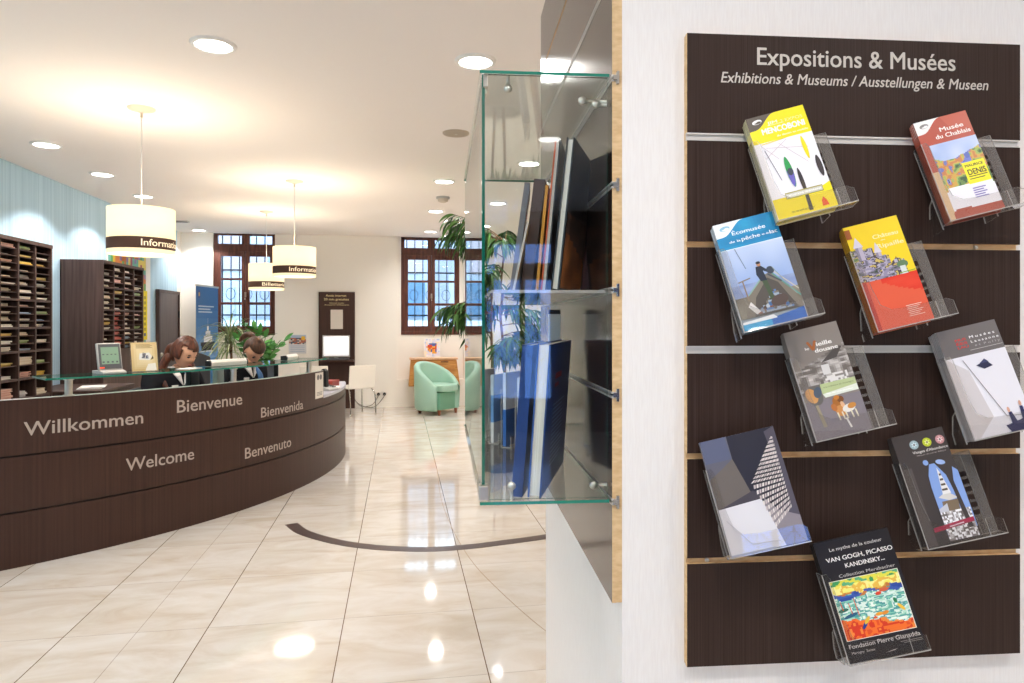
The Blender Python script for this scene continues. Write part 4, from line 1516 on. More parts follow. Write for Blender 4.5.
def arc_band(mb, a0, a1, r0, r1, z0, z1, n=48, m=0, edge=None):
    """curved bar between two angles and two radii"""
    e = m if edge is None else edge
    vs = []
    for i in range(n + 1):
        a = a0 + (a1 - a0) * i / n
        vs += [pol(a, r0, z0), pol(a, r1, z0), pol(a, r1, z1), pol(a, r0, z1)]
    fs, ms = [], []
    for i in range(n):
        p, q_ = 4 * i, 4 * i + 4
        fs += [(p + 1, q_ + 1, q_ + 2, p + 2), (p + 2, q_ + 2, q_ + 3, p + 3), (p + 3, q_ + 3, q_, p), (p, q_, q_ + 1, p + 1)]
        ms += [e, m, e, m]
    fs += [(0, 1, 2, 3), (4 * n + 3, 4 * n + 2, 4 * n + 1, 4 * n)]
    ms += [e, e]
    mb.add(vs, fs, ms)
    return mb


A0, A1, A2 = -82.0, -14.2, 9.0
ct = thing('reception_counter', 'long curved dark brown reception counter with welcome words and a glass shelf', 'reception counter', at(*pol(-40, CR)))
inv = ct.matrix_world.inverted()


def cpart(mb, name, m, parent=None, smooth=False):
    return mb.xf(inv).build(name, m, parent or ct, smooth=smooth)


mb = MB()
arc_band(mb, A0, A1, CR - 0.05, CR - 0.012, 0.0, 0.935, 60)
arc_band(mb, A1, A2, CR - 0.05, CR - 0.012, 0.0, 0.69, 30)
cpart(mb, 'carcass', M['counter_dark'])
for z0, z1 in ((0.0, 0.306), (0.318, 0.622)):
    cpart(arc_band(MB(), A0, A2, CR - 0.014, CR, z0, z1, 90), 'front_panel', M['counter_wood'])
mb = arc_band(MB(), A0, A1, CR - 0.052, CR, 0.634, 0.945, 60)
cpart(mb, 'raised_panel', M['counter_wood'])
cpart(arc_band(MB(), A1, A2, CR - 0.014, CR, 0.634, 0.700, 30), 'front_panel', M['counter_wood'])
cpart(arc_band(MB(), A0, A1, CR - 0.0515, CR - 0.0005, 0.945, 0.9475, 60), 'top_trim', M['lgrey'])
M['desktop'] = mat('pale_desktop', 'b4b1bd', 0.3, spec=0.5)
mb = arc_band(MB(), A0, A1, CR - 0.46, CR - 0.052, 0.70, 0.724, 60)
cpart(mb, 'worktop', M['desktop'])
cpart(arc_band(MB(), A1, A2, CR - 0.46, CR + 0.004, 0.70, 0.724, 30), 'end_worktop', M['desktop'])
mb = arc_band(MB(), A2 - 0.5, A2, CR - 0.45, CR - 0.05, 0.0, 0.70, 2)
cpart(mb, 'end_panel', M['counter_wood'])
cpart(arc_band(MB(), -52.6, -13.2, CR - 0.29, CR + 0.025, 1.047, 1.0585, 60, 0, 1), 'glass_shelf', [M['counter_glass'], M['glass_edge']])
for a in (-50.6, -33.3, -18.1):
    mb = MB()
    c = pol(a, CR - 0.027)
    mb.lathe([(0.0001, 0.9475), (0.030, 0.9475), (0.030, 0.952), (0.021, 0.953), (0.021, 1.040), (0.028, 1.041), (0.028, 1.047), (0.0001, 1.047)], 20, c)
    cpart(mb, 'shelf_post', M['steel'], smooth=False)
for word, a0_, a1_, zb, cap in (('Willkommen', -54.10, -44.22, 0.738, 0.079), ('Bienvenue', -40.71, -32.44, 0.779, 0.084), ('Bienvenida', -29.39, -20.63, 0.655, 0.076), ('Welcome', -45.83, -38.79, 0.450, 0.079), ('Benvenuto', -31.98, -23.54, 0.372, 0.080)):
    vs, fs = text_fit(word, R(a1_ - a0_) * CR, cap, bold=0.012)
    mb = MB()
    mb.add([pol(a0_ + math.degrees(x / CR), CR + 0.0012 + k_, zb + y) for x, y, k_ in vs], fs)
    cpart(mb, 'welcome_lettering', M['counter_letter'])
# notice fixed to the right end of the raised panel
t = thing('notice_card', 'white notice card with a small emblem on the right end of the curved counter', 'notice', at(*pol(-15.8, CR + 0.001, 0.70), R(-15.8)))
MB().box((0, -0.088, 0.01), (0.0022, 0.088, 0.235)).build('card', mat('notice_paper', 'd9d3c8', 0.6), t)
a = MB()
for yy in (-0.03, 0.03):
    pts = [(0.0028, yy + 0.026 * math.cos(q * PI / 8), 0.195 + 0.024 * math.sin(q * PI / 8)) for q in range(16)]
    a.add(pts, [tuple(range(16))])
for k in range(3):
    a.add([(0.0028, -0.06, 0.035 + .012 * k), (0.0028, 0.06, 0.035 + .012 * k), (0.0028, 0.06, 0.040 + .012 * k), (0.0028, -0.06, 0.040 + .012 * k)], [(0, 1, 2, 3)])
a.build('emblem', mat('notice_ink', '6d6a68', 0.6), t)


def face_out(a, r, z, turn=0.0):
    """on the counter, +x pointing outwards towards the visitors"""
    return at(*pol(a, r, z), R(a + turn))


ZG = 1.059
t = thing('display_terminal', 'small silver framed screen with a green display standing on the glass shelf', 'display terminal', face_out(-46.5, CR - 0.13, ZG, 2))
b_ = MB()
b_.prism([(-0.07, 0.0), (0.075, 0.0), (0.075, 0.012), (0.03, 0.022), (-0.07, 0.02)], -0.072, 0.072, 'y')
b_.v = [(v[0], v[1], v[2]) for v in b_.v]
b_.build('base', M['lgrey'], t, bevel=0.003)
tilt = Matrix.Translation((0.025, 0, 0.018)) @ Matrix.Rotation(R(-12), 4, 'Y')
MB().box((-0.022, -0.072, 0.0), (0.0, 0.072, 0.178)).xf(tilt).build('housing', M['lgrey'], t, bevel=0.006)
MB().box((0.0, -0.065, 0.012), (0.003, 0.065, 0.170)).xf(tilt).build('face', M['grey'], t, bevel=0.002)
ic = MB().box((0.003, -0.052, 0.042), (0.0045, 0.052, 0.150))
for k in range(4):
    ic.box((0.0045, -0.048 + .027 * k, 0.05), (0.005, -0.036 + .027 * k, 0.060), 1)
    ic.box((0.0045, -0.045 + .024 * k, 0.10), (0.005, -0.034 + .024 * k, 0.106), 1)
ic.xf(tilt).build('lcd', [M['lcd'], M['grey']], t)
MB().box((0.003, -0.066, 0.016), (0.006, -0.040, 0.024)).xf(tilt).build('indicator', M['red_led'], t)

t = thing('card_stand', 'clear frame with a parchment coloured card and drawing, on the glass shelf', 'card frame', face_out(-43.1, CR - 0.13, ZG, -8))
tilt = Matrix.Translation((0.03, 0, 0.0)) @ Matrix.Rotation(R(-10), 4, 'Y')
s_ = MB()
s_.sheet((-0.001, -0.085, 0), (0.002, 0.085, 0.20))
s_.xf(tilt)
s_.sheet((-0.08, -0.085, 0), (0.035, 0.085, 0.003))
s_.build('stand', [M['acrylic'], M['acrylic_edge']], t)
c = MB()
f_ = blotch(61)
for j in range(14):
    for i in range(10):
        y0, y1, z0, z1 = -0.08 + .016 * i, -0.064 + .016 * i, 0.004 + .0135 * j, 0.0175 + .0135 * j
        e_ = max(abs(i - 4.5) / 5, abs(j - 6.5) / 7)
        c.add([(0.0032, y0, z0), (0.0032, y1, z0), (0.0032, y1, z1), (0.0032, y0, z1)], [(0, 1, 2, 3)], 0, lin(hexmix('e6d9b4', 'c9ae78', e_ * e_ * .7 + .4 * f_(i / 10, j / 14, 5) * e_)))
for pts, cc in (([(-.035, .08), (.03, .075), (.045, .10), (.03, .125), (-.03, .12)], 'e4e4e2'), ([(-.02, .09), (.0, .085), (.01, .12), (-.01, .125)], '3a4660'), ([(.005, .085), (.025, .085), (.022, .108), (.008, .105)], '4a5a7c'), ([(.035, .075), (.055, .085), (.05, .105), (.045, .09)], '3a3630'), ([(.0, .006), (.07, .006), (.065, .055), (.02, .05)], 'f0ece2')):
    c.add([(0.0036, y, z) for y, z in pts], [tuple(range(len(pts)))], 0, lin(cc))
for k in range(4):
    c.add([(0.0036, -.05, .155 + .007 * k), (0.0036, .05 - .012 * (k % 2), .155 + .007 * k), (0.0036, .05 - .012 * (k % 2), .158 + .007 * k), (0.0036, -.05, .158 + .007 * k)], [(0, 1, 2, 3)], 0, lin('8d7850'))
c.xf(tilt).build('card', M['print'], t)

for a, wd, lab in ((-32.2, 0.155, 'long white bar shaped box on the glass shelf between the two clerks'), (-19.6, 0.12, 'short white bar shaped box on the glass shelf right of the second clerk')):
    t = thing('bar_box', lab, 'box', face_out(a, CR - 0.16, ZG, -6 if wd > .14 else 8), 'white bar boxes on the glass shelf')
    MB().prism([(-0.03, 0.0), (0.03, 0.0), (0.035, 0.03), (0.02, 0.05), (-0.03, 0.045)], -wd, wd, 'y').build('body', M['white_plastic'], t, bevel=0.004)
    for s in (-1, 1):
        MB().prism([(-0.026, 0.004), (0.028, 0.004), (0.032, 0.028), (0.018, 0.044), (-0.026, 0.04)], s * wd, s * (wd + 0.014), 'y').build('end_cap', M['black'], t, bevel=0.002)
t = thing('note_sheet', 'small white sheet lying on the glass shelf before the first clerk', 'paper', face_out(-38.0, CR - 0.12, ZG, 20))
MB().box((-0.05, -0.075, 0), (0.05, 0.075, 0.003)).build('sheet', M['white'], t)

# behind the counter: screens on the worktop
def monitor(a, r, turn, label, wd=0.36, hgt=0.27, back='black', z=0.7245):
    t = thing('monitor', label, 'monitor', face_out(a, r, z, turn), 'staff monitors behind the counter')
    MB().lathe([(0.0001, 0), (0.09, 0), (0.09, 0.008), (0.02, 0.014), (0.0001, 0.014)], 20).build('foot', M['black'], t)
    MB().box((-0.012, -0.025, 0.012), (0.012, 0.025, 0.12)).build('neck', M['black'], t)
    MB().box((-0.035, -wd / 2, 0.05), (0.0, wd / 2, 0.05 + hgt)).build('case', M[back], t, bevel=0.008)
    MB().box((-0.0365, -wd / 2 + 0.015, 0.065), (-0.035, wd / 2 - 0.015, 0.035 + hgt)).build('screen', M['grey'], t)


monitor(-35.3, CR - 0.27, 38, 'black monitor below the glass shelf right of the first clerk', 0.26, 0.262)
monitor(-31.4, CR - 0.27, 35, 'pale grey monitor below the glass shelf left of the second clerk', 0.26, 0.255, 'lgrey')
monitor(-20.0, CR - 0.28, 40, 'black monitor below the glass shelf right of the second clerk', 0.32, 0.265)
t = thing('desk_phone', 'dark upright desk telephone with a pale base at the low end of the counter', 'telephone', face_out(-7.2, CR - 0.11, 0.7245, -20))
MB().prism([(-0.09, 0), (0.09, 0), (0.09, 0.02), (-0.09, 0.06)], -0.085, 0.085, 'y').build('base', M['lgrey'], t, bevel=0.006)
MB().prism([(-0.03, 0.045), (0.03, 0.03), (0.025, 0.19), (0.0, 0.215), (-0.03, 0.20)], -0.05, 0.01, 'y').build('handset', M['black'], t, bevel=0.012)
k_ = MB()
for i in range(3):
    for j in range(4):
        k_.box((0.055 - .025 * j, 0.02 + .018 * i, 0.03 + .006 * j), (0.069 - .025 * j, 0.032 + .018 * i, 0.037 + .0065 * j))
k_.build('keypad', M['grey'], t)
t = thing('card_box', 'small red box on the pale low end of the counter', 'box', face_out(-0.5, CR - 0.14, 0.7245, -15))
MB().box((-0.06, -0.10, 0), (0.06, 0.10, 0.055)).build('body', M['red_box'], t, bevel=0.004)
MB().box((-0.063, -0.103, 0.040), (0.063, 0.103, 0.062)).build('lid', M['red_box'], t, bevel=0.004)
for k, (a, tu) in enumerate(((-3.8, 12), (4.2, 30))):
    t = thing('paper_stack', 'flat stack of white papers ' + ('before the red box' if k == 0 else 'behind the red box') + ' on the low counter end', 'papers', face_out(a, CR - (0.09 if k == 0 else 0.2), 0.7245, tu), 'white papers on the low counter end')
    pm = MB()
    for j in range(4):
        d_ = 0.004 * (j % 2)
        pm.box((-0.07 + d_, -0.10 - d_, 0.004 * j), (0.07 + d_, 0.10 - d_, 0.004 * j + 0.0035))
    pm.build('sheets', M['white'], t)

# ------------------------------------------------------------------ racks along the blue wall
LEAFCOL = [('cream', 'ece4d4'), ('white', 'efedea'), ('beige', 'dccdb2'), ('pink', 'd8a898'), ('green', '7d9a5a'), ('blue', '8aa8c8'), ('yellow', 'dcb848'), ('red', 'b83a2c'), ('grey', 'b0aca8')]
_stk = {}


def stack_mesh(col, hgt, wd, dp):
    key = (col, hgt, wd)
    if key not in _stk:
        mb = MB()
        n = max(2, int(hgt / 0.009))
        q = random.Random(len(_stk))
        for k in range(n):
            dx, dy = q.uniform(0, 0.022), q.uniform(-0.008, 0.008)
            mb.box((-dp, -wd / 2 + dy, hgt * k / n), (dx, wd / 2 + dy, hgt * (k + 0.86) / n), 0, lin(hexmix(LEAFCOL[col][1], 'f4f0ea' if k % 2 else LEAFCOL[col][1], 0.35)))
        o = mb.build('leaflet_stack', M['print'])
        _stk[key] = o.data
        bpy.data.objects.remove(o)
    return _stk[key]


def rack(name, label, xf, xb, y0, y1, ztop, bays, ncol, colnames, seed, group, special=None):
    t = thing(name, label, 'leaflet rack', at(xf, (y0 + y1) / 2, 0))
    hw_, dp = (y1 - y0) / 2, xf - xb
    for s in (-1, 1):
        MB().box((-dp, s * hw_ - (0.022 if s > 0 else 0), 0), (0, s * hw_ + (0.022 if s < 0 else 0), ztop)).build('side_panel', M['rack_wood'], t)
    MB().box((-dp, -hw_, ztop), (0.004, hw_, ztop + 0.03)).build('top_panel', M['rack_wood'], t)
    MB().box((-dp, -hw_, 0), (-dp + 0.012, hw_, ztop)).build('back_panel', M['rack_wood'], t)
    pitch = (2 * hw_ - 0.022) / ncol
    zlow = bays[-1][1]
    MB().box((-dp, -hw_ + 0.02, 0.0), (-0.01, hw_ - 0.02, zlow)).build('plinth', M['rack_wood'], t)
    for c in range(1, ncol):
        y = -hw_ + 0.011 + c * pitch
        MB().box((-dp + 0.012, y - 0.010, zlow), (-0.003, y + 0.010, ztop)).build('divider', M['rack_wood'], t)
    q = random.Random(seed)
    row = 0
    for zt, zb, n in bays:
        h = (zt - zb) / n
        for k in range(n):
            z = zt - (k + 1) * h
            thick = 0.018 if k == n - 1 else 0.007
            MB().box((-dp + 0.012, -hw_ + 0.02, z - thick / 2), (-0.004 if thick > .01 else -0.012, hw_ - 0.02, z + thick / 2)).build('shelf', M['rack_wood'], t)
            for c in range(ncol):
                if 'hidden' in colnames[c]:          # that column lies outside the picture
                    continue
                col = q.choice([0, 0, 0, 1, 1, 2, 2, 3, 4, 5, 6, 8])
                fill = q.choice([0.22, 0.3, 0.4, 0.55])
                if special:
                    sp_ = special(row, c)
                    if sp_ is not None:
                        col, fill = sp_
                if q.random() < 0.10 and not (special and special(row, c)):
                    continue
                hh = round(h * fill, 3)
                wdt = round(pitch * q.choice([0.62, 0.74, 0.82]), 3)
                o = bpy.data.objects.new('leaflet_stack', stack_mesh(col, hh, wdt, round(dp * 0.6, 2)))
                COL.objects.link(o)
                o.location = (xf - 0.035 - q.uniform(0, 0.03), (y0 + y1) / 2 - hw_ + 0.011 + (c + 0.5) * pitch, z + thick / 2 + 0.0006)
                tag(o, '%s leaflets in the %s, %s slot from the top' % (LEAFCOL[col][0], colnames[c], ORD[row]), 'leaflets', group)
            row += 1
    return t


rack('leaflet_rack', 'tall dark pigeonhole rack full of leaflets at the left edge, on the blue wall', -3.05, XL + 0.002, 5.582, 6.655, 2.035,
     [(2.035, 1.565, 8), (1.565, 1.335, 4), (1.335, 1.14, 3), (1.14, 0.915, 2), (0.915, 0.73, 2)][:4] + [(0.915, 0.75, 1)], 4,
     ['hidden column of the left rack', 'left visible column of the left rack', 'middle column of the left rack', 'right column of the left rack'], 11, 'leaflet stacks in the rack at the left edge')


def red_col(row, c):
    if c == 1 and 8 <= row <= 15:
        return (7, 0.6)
    if c == 1 and row in (4,):
        return (6, 0.5)
    return None


rack('leaflet_rack', 'dark leaflet rack with a broad closed side, in the middle of the blue wall', -2.961, XL + 0.002, 7.478, 8.585, 1.985,
     [(1.985, 1.74, 4), (1.74, 1.51, 4), (1.51, 1.30, 4), (1.30, 1.09, 4)], 4,
     ['near column of the middle rack', 'second column of the middle rack', 'third column of the middle rack', 'far column of the middle rack'], 23, 'leaflet stacks in the rack in the middle of the wall', red_col)

t = thing('low_cabinet', 'low dark cabinet by the blue wall between the two leaflet racks', 'cabinet', at(-2.98, 7.06, 0))
MB().box((-0.36, -0.38, 0.06), (0.30, 0.40, 0.74)).build('body', M['rack_wood'], t)
MB().box((-0.37, -0.39, 0.74), (0.32, 0.41, 0.765)).build('top', M['rack_wood'], t, bevel=0.003)
MB().box((-0.34, -0.36, 0.0), (0.27, 0.38, 0.06)).build('plinth', M['black'], t)
for s in (-1, 1):
    dr = MB().box((0.30, -0.37 if s < 0 else 0.012, 0.08), (0.315, 0.008 if s < 0 else 0.39, 0.73)).build('door', M['rack_wood'], t, bevel=0.002)
    MB().box((0.315, -0.03 if s < 0 else 0.04, 0.38), (0.33, -0.02 if s < 0 else 0.05, 0.50)).build('handle', M['steel'], dr)
t = thing('paper_stack', 'loose white papers on the low dark cabinet', 'papers', at(-2.86, 6.95, 0.7655, 0.3))
for k in range(3):
    MB().box((-0.10 + .01 * k, -0.14, 0.006 * k), (0.10 + .012 * k, 0.14, 0.006 * k + 0.005)).build('sheet', M['white'], t)

# picture poster on the blue wall beyond the rack
t = thing('wall_poster', 'big colourful poster with a yellow side strip and white border on the blue wall', 'poster', at(XL + 0.002, 9.25, 0))
MB().box((0, -0.69, 0.75), (0.012, 0.70, 2.42)).build('panel', M['white'], t)
f_, g_ = blotch(71), blotch(72)
c = MB()
pal = ['4a66a8', 'd8b838', '5a9a58', 'c87838', '8d7ab0', '6ab0a8', 'e0d070', 'a85868', '3f5088']
for j in range(26):
    for i in range(18):
        y0, y1, z0, z1 = -0.66 + 1.19 * i / 18, -0.66 + 1.19 * (i + 1) / 18, 0.82 + 1.55 * j / 26, 0.82 + 1.55 * (j + 1) / 26
        c.add([(0.0125, y0, z0), (0.0125, y1, z0), (0.0125, y1, z1), (0.0125, y0, z1)], [(0, 1, 2, 3)], 0, lin(pick(pal, .95 * f_(i / 18, j / 26, 11) + .1 * g_(i / 18, j / 26, 5))))
c.add([(0.0125, .40, 1.15), (0.0125, .58, 1.15), (0.0125, .58, 1.80), (0.0125, .40, 1.80)], [(0, 1, 2, 3)], 0, lin('e8d41e'))
c.v[-4:] = [(0.0131, v[1], v[2]) for v in c.v[-4:]]
for k in range(8):
    c.add([(0.0135, .46, 1.20 + .07 * k), (0.0135, .53, 1.20 + .07 * k), (0.0135, .53, 1.24 + .07 * k), (0.0135, .46, 1.24 + .07 * k)], [(0, 1, 2, 3)], 0, lin('a89a30' if k else '4a5a78'))
c.build('picture', M['matte_print'], t)

# blue roll-up banner with a ship
t = thing('rollup_banner', 'blue roll up banner with a ship at sea, in the corner beside the left window', 'banner', at(-2.725, 10.37, 0, -0.14))
MB().box((-0.09, -0.38, 0.0), (0.06, 0.38, 0.075)).build('cassette', M['steel'], t, bevel=0.01)
MB().box((-0.004, -0.375, 0.07), (0.0, 0.375, 1.90)).build('backing', M['lgrey'], t)
MB().tube([(-0.02, 0, 0.06), (-0.02, 0, 1.9)], 0.01, 8).build('pole', M['steel'], t)
MB().box((-0.012, -0.38, 1.885), (0.01, 0.38, 1.91)).build('top_rail', M['steel'], t)
c = MB()


def bq(y0, y1, z0, z1, cc, x=0.001):
    c.add([(x, y0, z0), (x, y1, z0), (x, y1, z1), (x, y0, z1)], [(0, 1, 2, 3)], 0, lin(cc))


for k in range(16):
    bq(-0.372, 0.372, 0.07 + 0.114 * k, 0.07 + 0.114 * (k + 1), hexmix('1f6a9a', '3f78b8', k / 8) if k < 7 else hexmix('6f9ccc', '3a6fb0', (k - 7) / 6))
for y0, y1, z0, z1, cc in ((-.31, .28, .88, .90, 'c8d8e8'), (-.25, .25, .90, .98, '2a2c3a'), (-.28, .30, .97, 1.02, '3a3c48'), (-.15, .2, 1.02, 1.11, 'e4e6ea'), (-.08, .12, 1.11, 1.18, 'd8dce4'), (-.02, .05, 1.18, 1.25, 'eceef0'), (.012, .02, 1.25, 1.36, 'd8dce4')):
    bq(y0 * .8, y1 * .8, z0 + .08, z1 + .08, cc, 0.0018)
for k, (z, wd_) in enumerate(((1.60, .52), (1.56, .40), (1.52, .46))):
    bq(-0.30, -0.30 + wd_, z, z + 0.018, 'bcd0e8', 0.002)
bq(-0.31, -0.24, 1.72, 1.83, '4a5a9a', 0.002)
bq(-0.295, -0.255, 1.75, 1.80, 'c8b060', 0.0024)
c.build('print', M['matte_print'], t)

# ------------------------------------------------------------------ back of the room
t = thing('internet_kiosk', 'tall dark information panel with a lit screen and keyboard shelf on the back wall', 'kiosk', at(-1.0, YB - 0.002, 0))
MB().box((-0.282, -0.045, 0.0), (0.282, 0.0, 1.87)).build('panel', M['counter_wood'], t, bevel=0.003)
flat = [('Accès internet', -0.17, 0.15, 1.795, 0.035), ('20 min gratuites', -0.20, 0.19, 1.735, 0.035), ('Internet access', -0.11, 0.11, 1.685, 0.016), ('20 minutes free / 20 Minuten gratis', -0.19, 0.19, 1.655, 0.016)]
M['gold_letter'] = mat('cream_lettering', 'e0cf9c', 0.6)
for wrd, x0, x1, zb, cap in flat:
    flat_lettering(wrd, x0, x1, zb, cap, 0.02, 0, 'lettering', t, M['gold_letter'], y=-0.0462)
MB().box((-0.095, -0.048, 1.275), (0.095, -0.0455, 1.585)).build('notice_sheet', mat('kiosk_notice', 'd8d0c8', 0.6), t)
MB().box((-0.235, -0.36, 0.765), (0.282, -0.045, 0.79)).build('keyboard_shelf', M['counter_wood'], t, bevel=0.003)
t = thing('kiosk_monitor', 'flat monitor with a bright white screen on the kiosk shelf', 'monitor', at(-1.0, 11.17, 0.7905))
MB().box((-0.11, -0.08, 0), (0.11, 0.06, 0.012)).build('foot', M['black'], t, bevel=0.004)
MB().box((-0.03, -0.01, 0.01), (0.03, 0.02, 0.10)).build('neck', M['lgrey'], t)
MB().box((-0.212, -0.03, 0.035), (0.212, 0.015, 0.385)).build('bezel', M['lgrey'], t, bevel=0.008)
sc = MB().box((-0.193, -0.032, 0.065), (0.193, -0.0302, 0.368)).build('screen', M['screen'], t)
q_ = MB()
q_.box((-0.15, -0.0335, 0.30), (0.12, -0.0325, 0.312))
q_.box((-0.15, -0.0335, 0.335), (0.16, -0.0325, 0.341))
q_.build('page_header', mat('page_header_blue', '8fa8e0', 0.5, emit=(0.45, 0.6, 0.95), es=0.9), sc)
t = thing('keyboard', 'black keyboard on the kiosk shelf below the white screen', 'keyboard', at(-0.99, 11.01, 0.7905))
MB().prism([(-0.06, 0), (0.07, 0), (0.07, 0.025), (-0.06, 0.012)], -0.2, 0.2, 'x').build('body', M['black'], t, bevel=0.003)
k_ = MB()
for j in range(4):
    for i in range(14):
        k_.box((-0.185 + .0265 * i, -0.05 + .028 * j, 0.013 + .003 * j), (-0.162 + .0265 * i, -0.026 + .028 * j, 0.02 + .003 * j))
k_.build('keys', M['grey'], t)

# calendar poster
t = thing('wall_calendar', 'small calendar with a dark mountain picture on the back wall left of the kiosk', 'calendar', at(-1.612, YB - 0.002, 0))
c = MB()
c.box((-0.135, -0.006, 0.885), (0.135, 0, 1.185), 0, lin('d4d6dc'))


def wq(x0, x1, z0, z1, cc, y=-0.0064):
    c.add([(x0, y, z0), (x1, y, z0), (x1, y, z1), (x0, y, z1)], [(0, 1, 2, 3)], 0, lin(cc))


f_ = blotch(81)
for j in range(7):
    for i in range(10):
        wq(-.13 + .026 * i, -.104 + .026 * i, 1.035 + .02 * j, 1.055 + .02 * j, pick(['3a4456', '5a6478', 'c8c0b8', 'a86a58', '4a5a4a'], f_(i / 10, j / 7, 8)) if j < 5 else 'a8bcd8')
wq(.06, .115, 1.10, 1.16, 'e0b030', -.0068)
for k in range(4):
    wq(-.11, .11, .91 + .03 * k, .922 + .03 * k, 'a8b4c8')
c.build('sheet', M['matte_print'], t)

# oak wall chest, picture, sockets and cable
t = thing('wall_chest', 'orange oak wall chest with sloping sides under the right hand window', 'chest', at(0.535, 11.10, 0))
c = MB()
c.add([(-0.40, -0.12, 0.36), (0.42, -0.12, 0.36), (0.42, 0.195, 0.36), (-0.40, 0.195, 0.36), (-0.365, -0.10, 0.785), (0.365, -0.10, 0.785), (0.365, 0.195, 0.785), (-0.365, 0.195, 0.785)],
      [(0, 3, 2, 1), (4, 5, 6, 7), (0, 1, 5, 4), (1, 2, 6, 5), (2, 3, 7, 6), (3, 0, 4, 7)])
c.build('body', M['oak'], t, bevel=0.006)
MB().box((-0.385, -0.125, 0.785), (0.385, 0.195, 0.812)).build('top', M['oak_top'], t, bevel=0.004)
for x0, x1 in ((-0.33, -0.01), (0.01, 0.33)):
    dr = MB().box((x0, -0.125, 0.64), (x1, -0.11, 0.76)).build('drawer', M['oak'], t, bevel=0.003)
    MB().box(((x0 + x1) / 2 - 0.06, -0.14, 0.745), ((x0 + x1) / 2 + 0.06, -0.125, 0.757)).build('handle', mat('dark_handle', '4a2c18', 0.5), dr)
t = thing('picture_card', 'colourful floral picture card standing on the oak chest below the window', 'picture', at(0.52, 11.25, 0.8125))
tl = Matrix.Rotation(R(-7), 4, 'X')
MB().box((-0.13, 0, 0), (0.13, 0.005, 0.31)).xf(tl).build('board', M['white'], t)
c = MB()
f_, g_ = blotch(91), blotch(92)
for j in range(12):
    for i in range(10):
        x0, x1, z0, z1 = -.122 + .0244 * i, -.0976 + .0244 * i, .01 + .0242 * j, .0342 + .0242 * j
        r2 = math.hypot(i - 4.5, j - 5) / 5
        cc = pick(['d87828', '4a62a8', 'e8a838', 'c84a30', '6a4a98'], f_(i / 10, j / 12, 9)) if r2 + .5 * g_(i / 10, j / 12, 6) < .95 else pick(['b8c8e4', 'e8e4ea', 'dcd8e8', 'f0dcc0'], g_(i / 10, j / 12, 8))
        c.add([(x0, -.0006, z0), (x1, -.0006, z0), (x1, -.0006, z1), (x0, -.0006, z1)], [(0, 1, 2, 3)], 0, lin(cc))
c.xf(tl).build('picture', M['print'], t)
for k, x in enumerate((-0.345, -0.249)):
    t = thing('wall_socket', 'white wall socket with a black plug, ' + ('left' if k == 0 else 'right') + ' of the two beside the kiosk', 'socket', at(x, YB - 0.001, 0.218))
    MB().box((-0.04, -0.009, -0.04), (0.04, 0, 0.04)).build('plate', M['white_plastic'], t, bevel=0.003)
    MB().lathe([(0.0001, -0.045), (0.022, -0.043), (0.026, -0.03), (0.026, -0.009)], 16, axis='y').build('plug', M['black'], t)
    e_ = catmull([(0, -0.045, 0), (-0.01, -0.06, -0.04), (-0.10 - .05 * k, -0.06, -0.165 - .03 * k), (-0.26 - .06 * k, -0.05, -0.19), (-0.36 - .10 * k, -0.03, -0.10), (-0.40 - 0.08 * k, -0.02, 0.02)], 8)
    MB().tube(e_, 0.006, 8).build('cable', M['cable'], t, smooth=True)


# ------------------------------------------------------------------ seats
def armchair(x, y, rz, label):
    """tub chair: +x is the front"""
    t = thing('tub_armchair', label, 'armchair', at(x, y, 0, rz), 'mint tub armchairs')
    n = 40
    half = R(128)
    vs, fs = [], []
    sec = 10
    for i in range(n + 1):
        a = -half + 2 * half * i / n
        e_ = abs(a) / half
        top = 0.785 - 0.35 * (e_ ** 1.8)
        ro, ri = 0.335 + 0.03 * (1 - e_), 0.255 + 0.01 * (1 - e_)
        ca, sa = -math.cos(a), math.sin(a)
        prof = [(ro - 0.035, 0.06), (ro - 0.01, 0.09), (ro, top * .6), (ro + 0.004, top - 0.035), (ro - 0.015, top - 0.008), ((ro + ri) / 2, top), (ri + 0.012, top - 0.010), (ri, top - 0.045), (ri, 0.30), (ri, 0.06)]
        for r_, z in prof:
            vs.append((r_ * ca * (1.0 if ca < 0 else 1.06), r_ * sa, z))
    for i in range(n):
        for j in range(sec):
            j2 = (j + 1) % sec
            fs.append((i * sec + j, i * sec + j2, (i + 1) * sec + j2, (i + 1) * sec + j))
    fs.append(tuple(range(sec)))
    fs.append(tuple(range(n * sec, n * sec + sec))[::-1])
    MB().add(vs, fs).build('shell', M['mint'], t, smooth=True)
    c = MB()
    pts = [(0.245 * -math.cos(R(a)), 0.245 * math.sin(R(a))) for a in range(-118, 119, 10)]
    pts = pts + [(0.245, 0.18), (0.30, 0.12), (0.31, 0.0), (0.30, -0.12), (0.245, -0.18)]
    c.prism(pts, 0.345, 0.45, 'z')
    c.build('seat_cushion', M['mint'], t, bevel=0.03, seg=4)
    c = MB()
    c.prism([(min(x_, 0.20), y_) for x_, y_ in pts], 0.07, 0.335, 'z')
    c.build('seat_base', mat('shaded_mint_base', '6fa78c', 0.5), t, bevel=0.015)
    for dx, dy in ((0.20, 0.19), (0.20, -0.19), (-0.21, 0.17), (-0.21, -0.17)):
        MB().lathe([(0.0001, 0), (0.018, 0), (0.025, 0.075), (0.0001, 0.075)], 14, (dx, dy, 0)).build('leg', mat('wood_foot', '7a3f22', 0.45), t)
    return t


armchair(0.565, 10.46, R(-44), 'mint green tub armchair standing by the oak chest under the window')


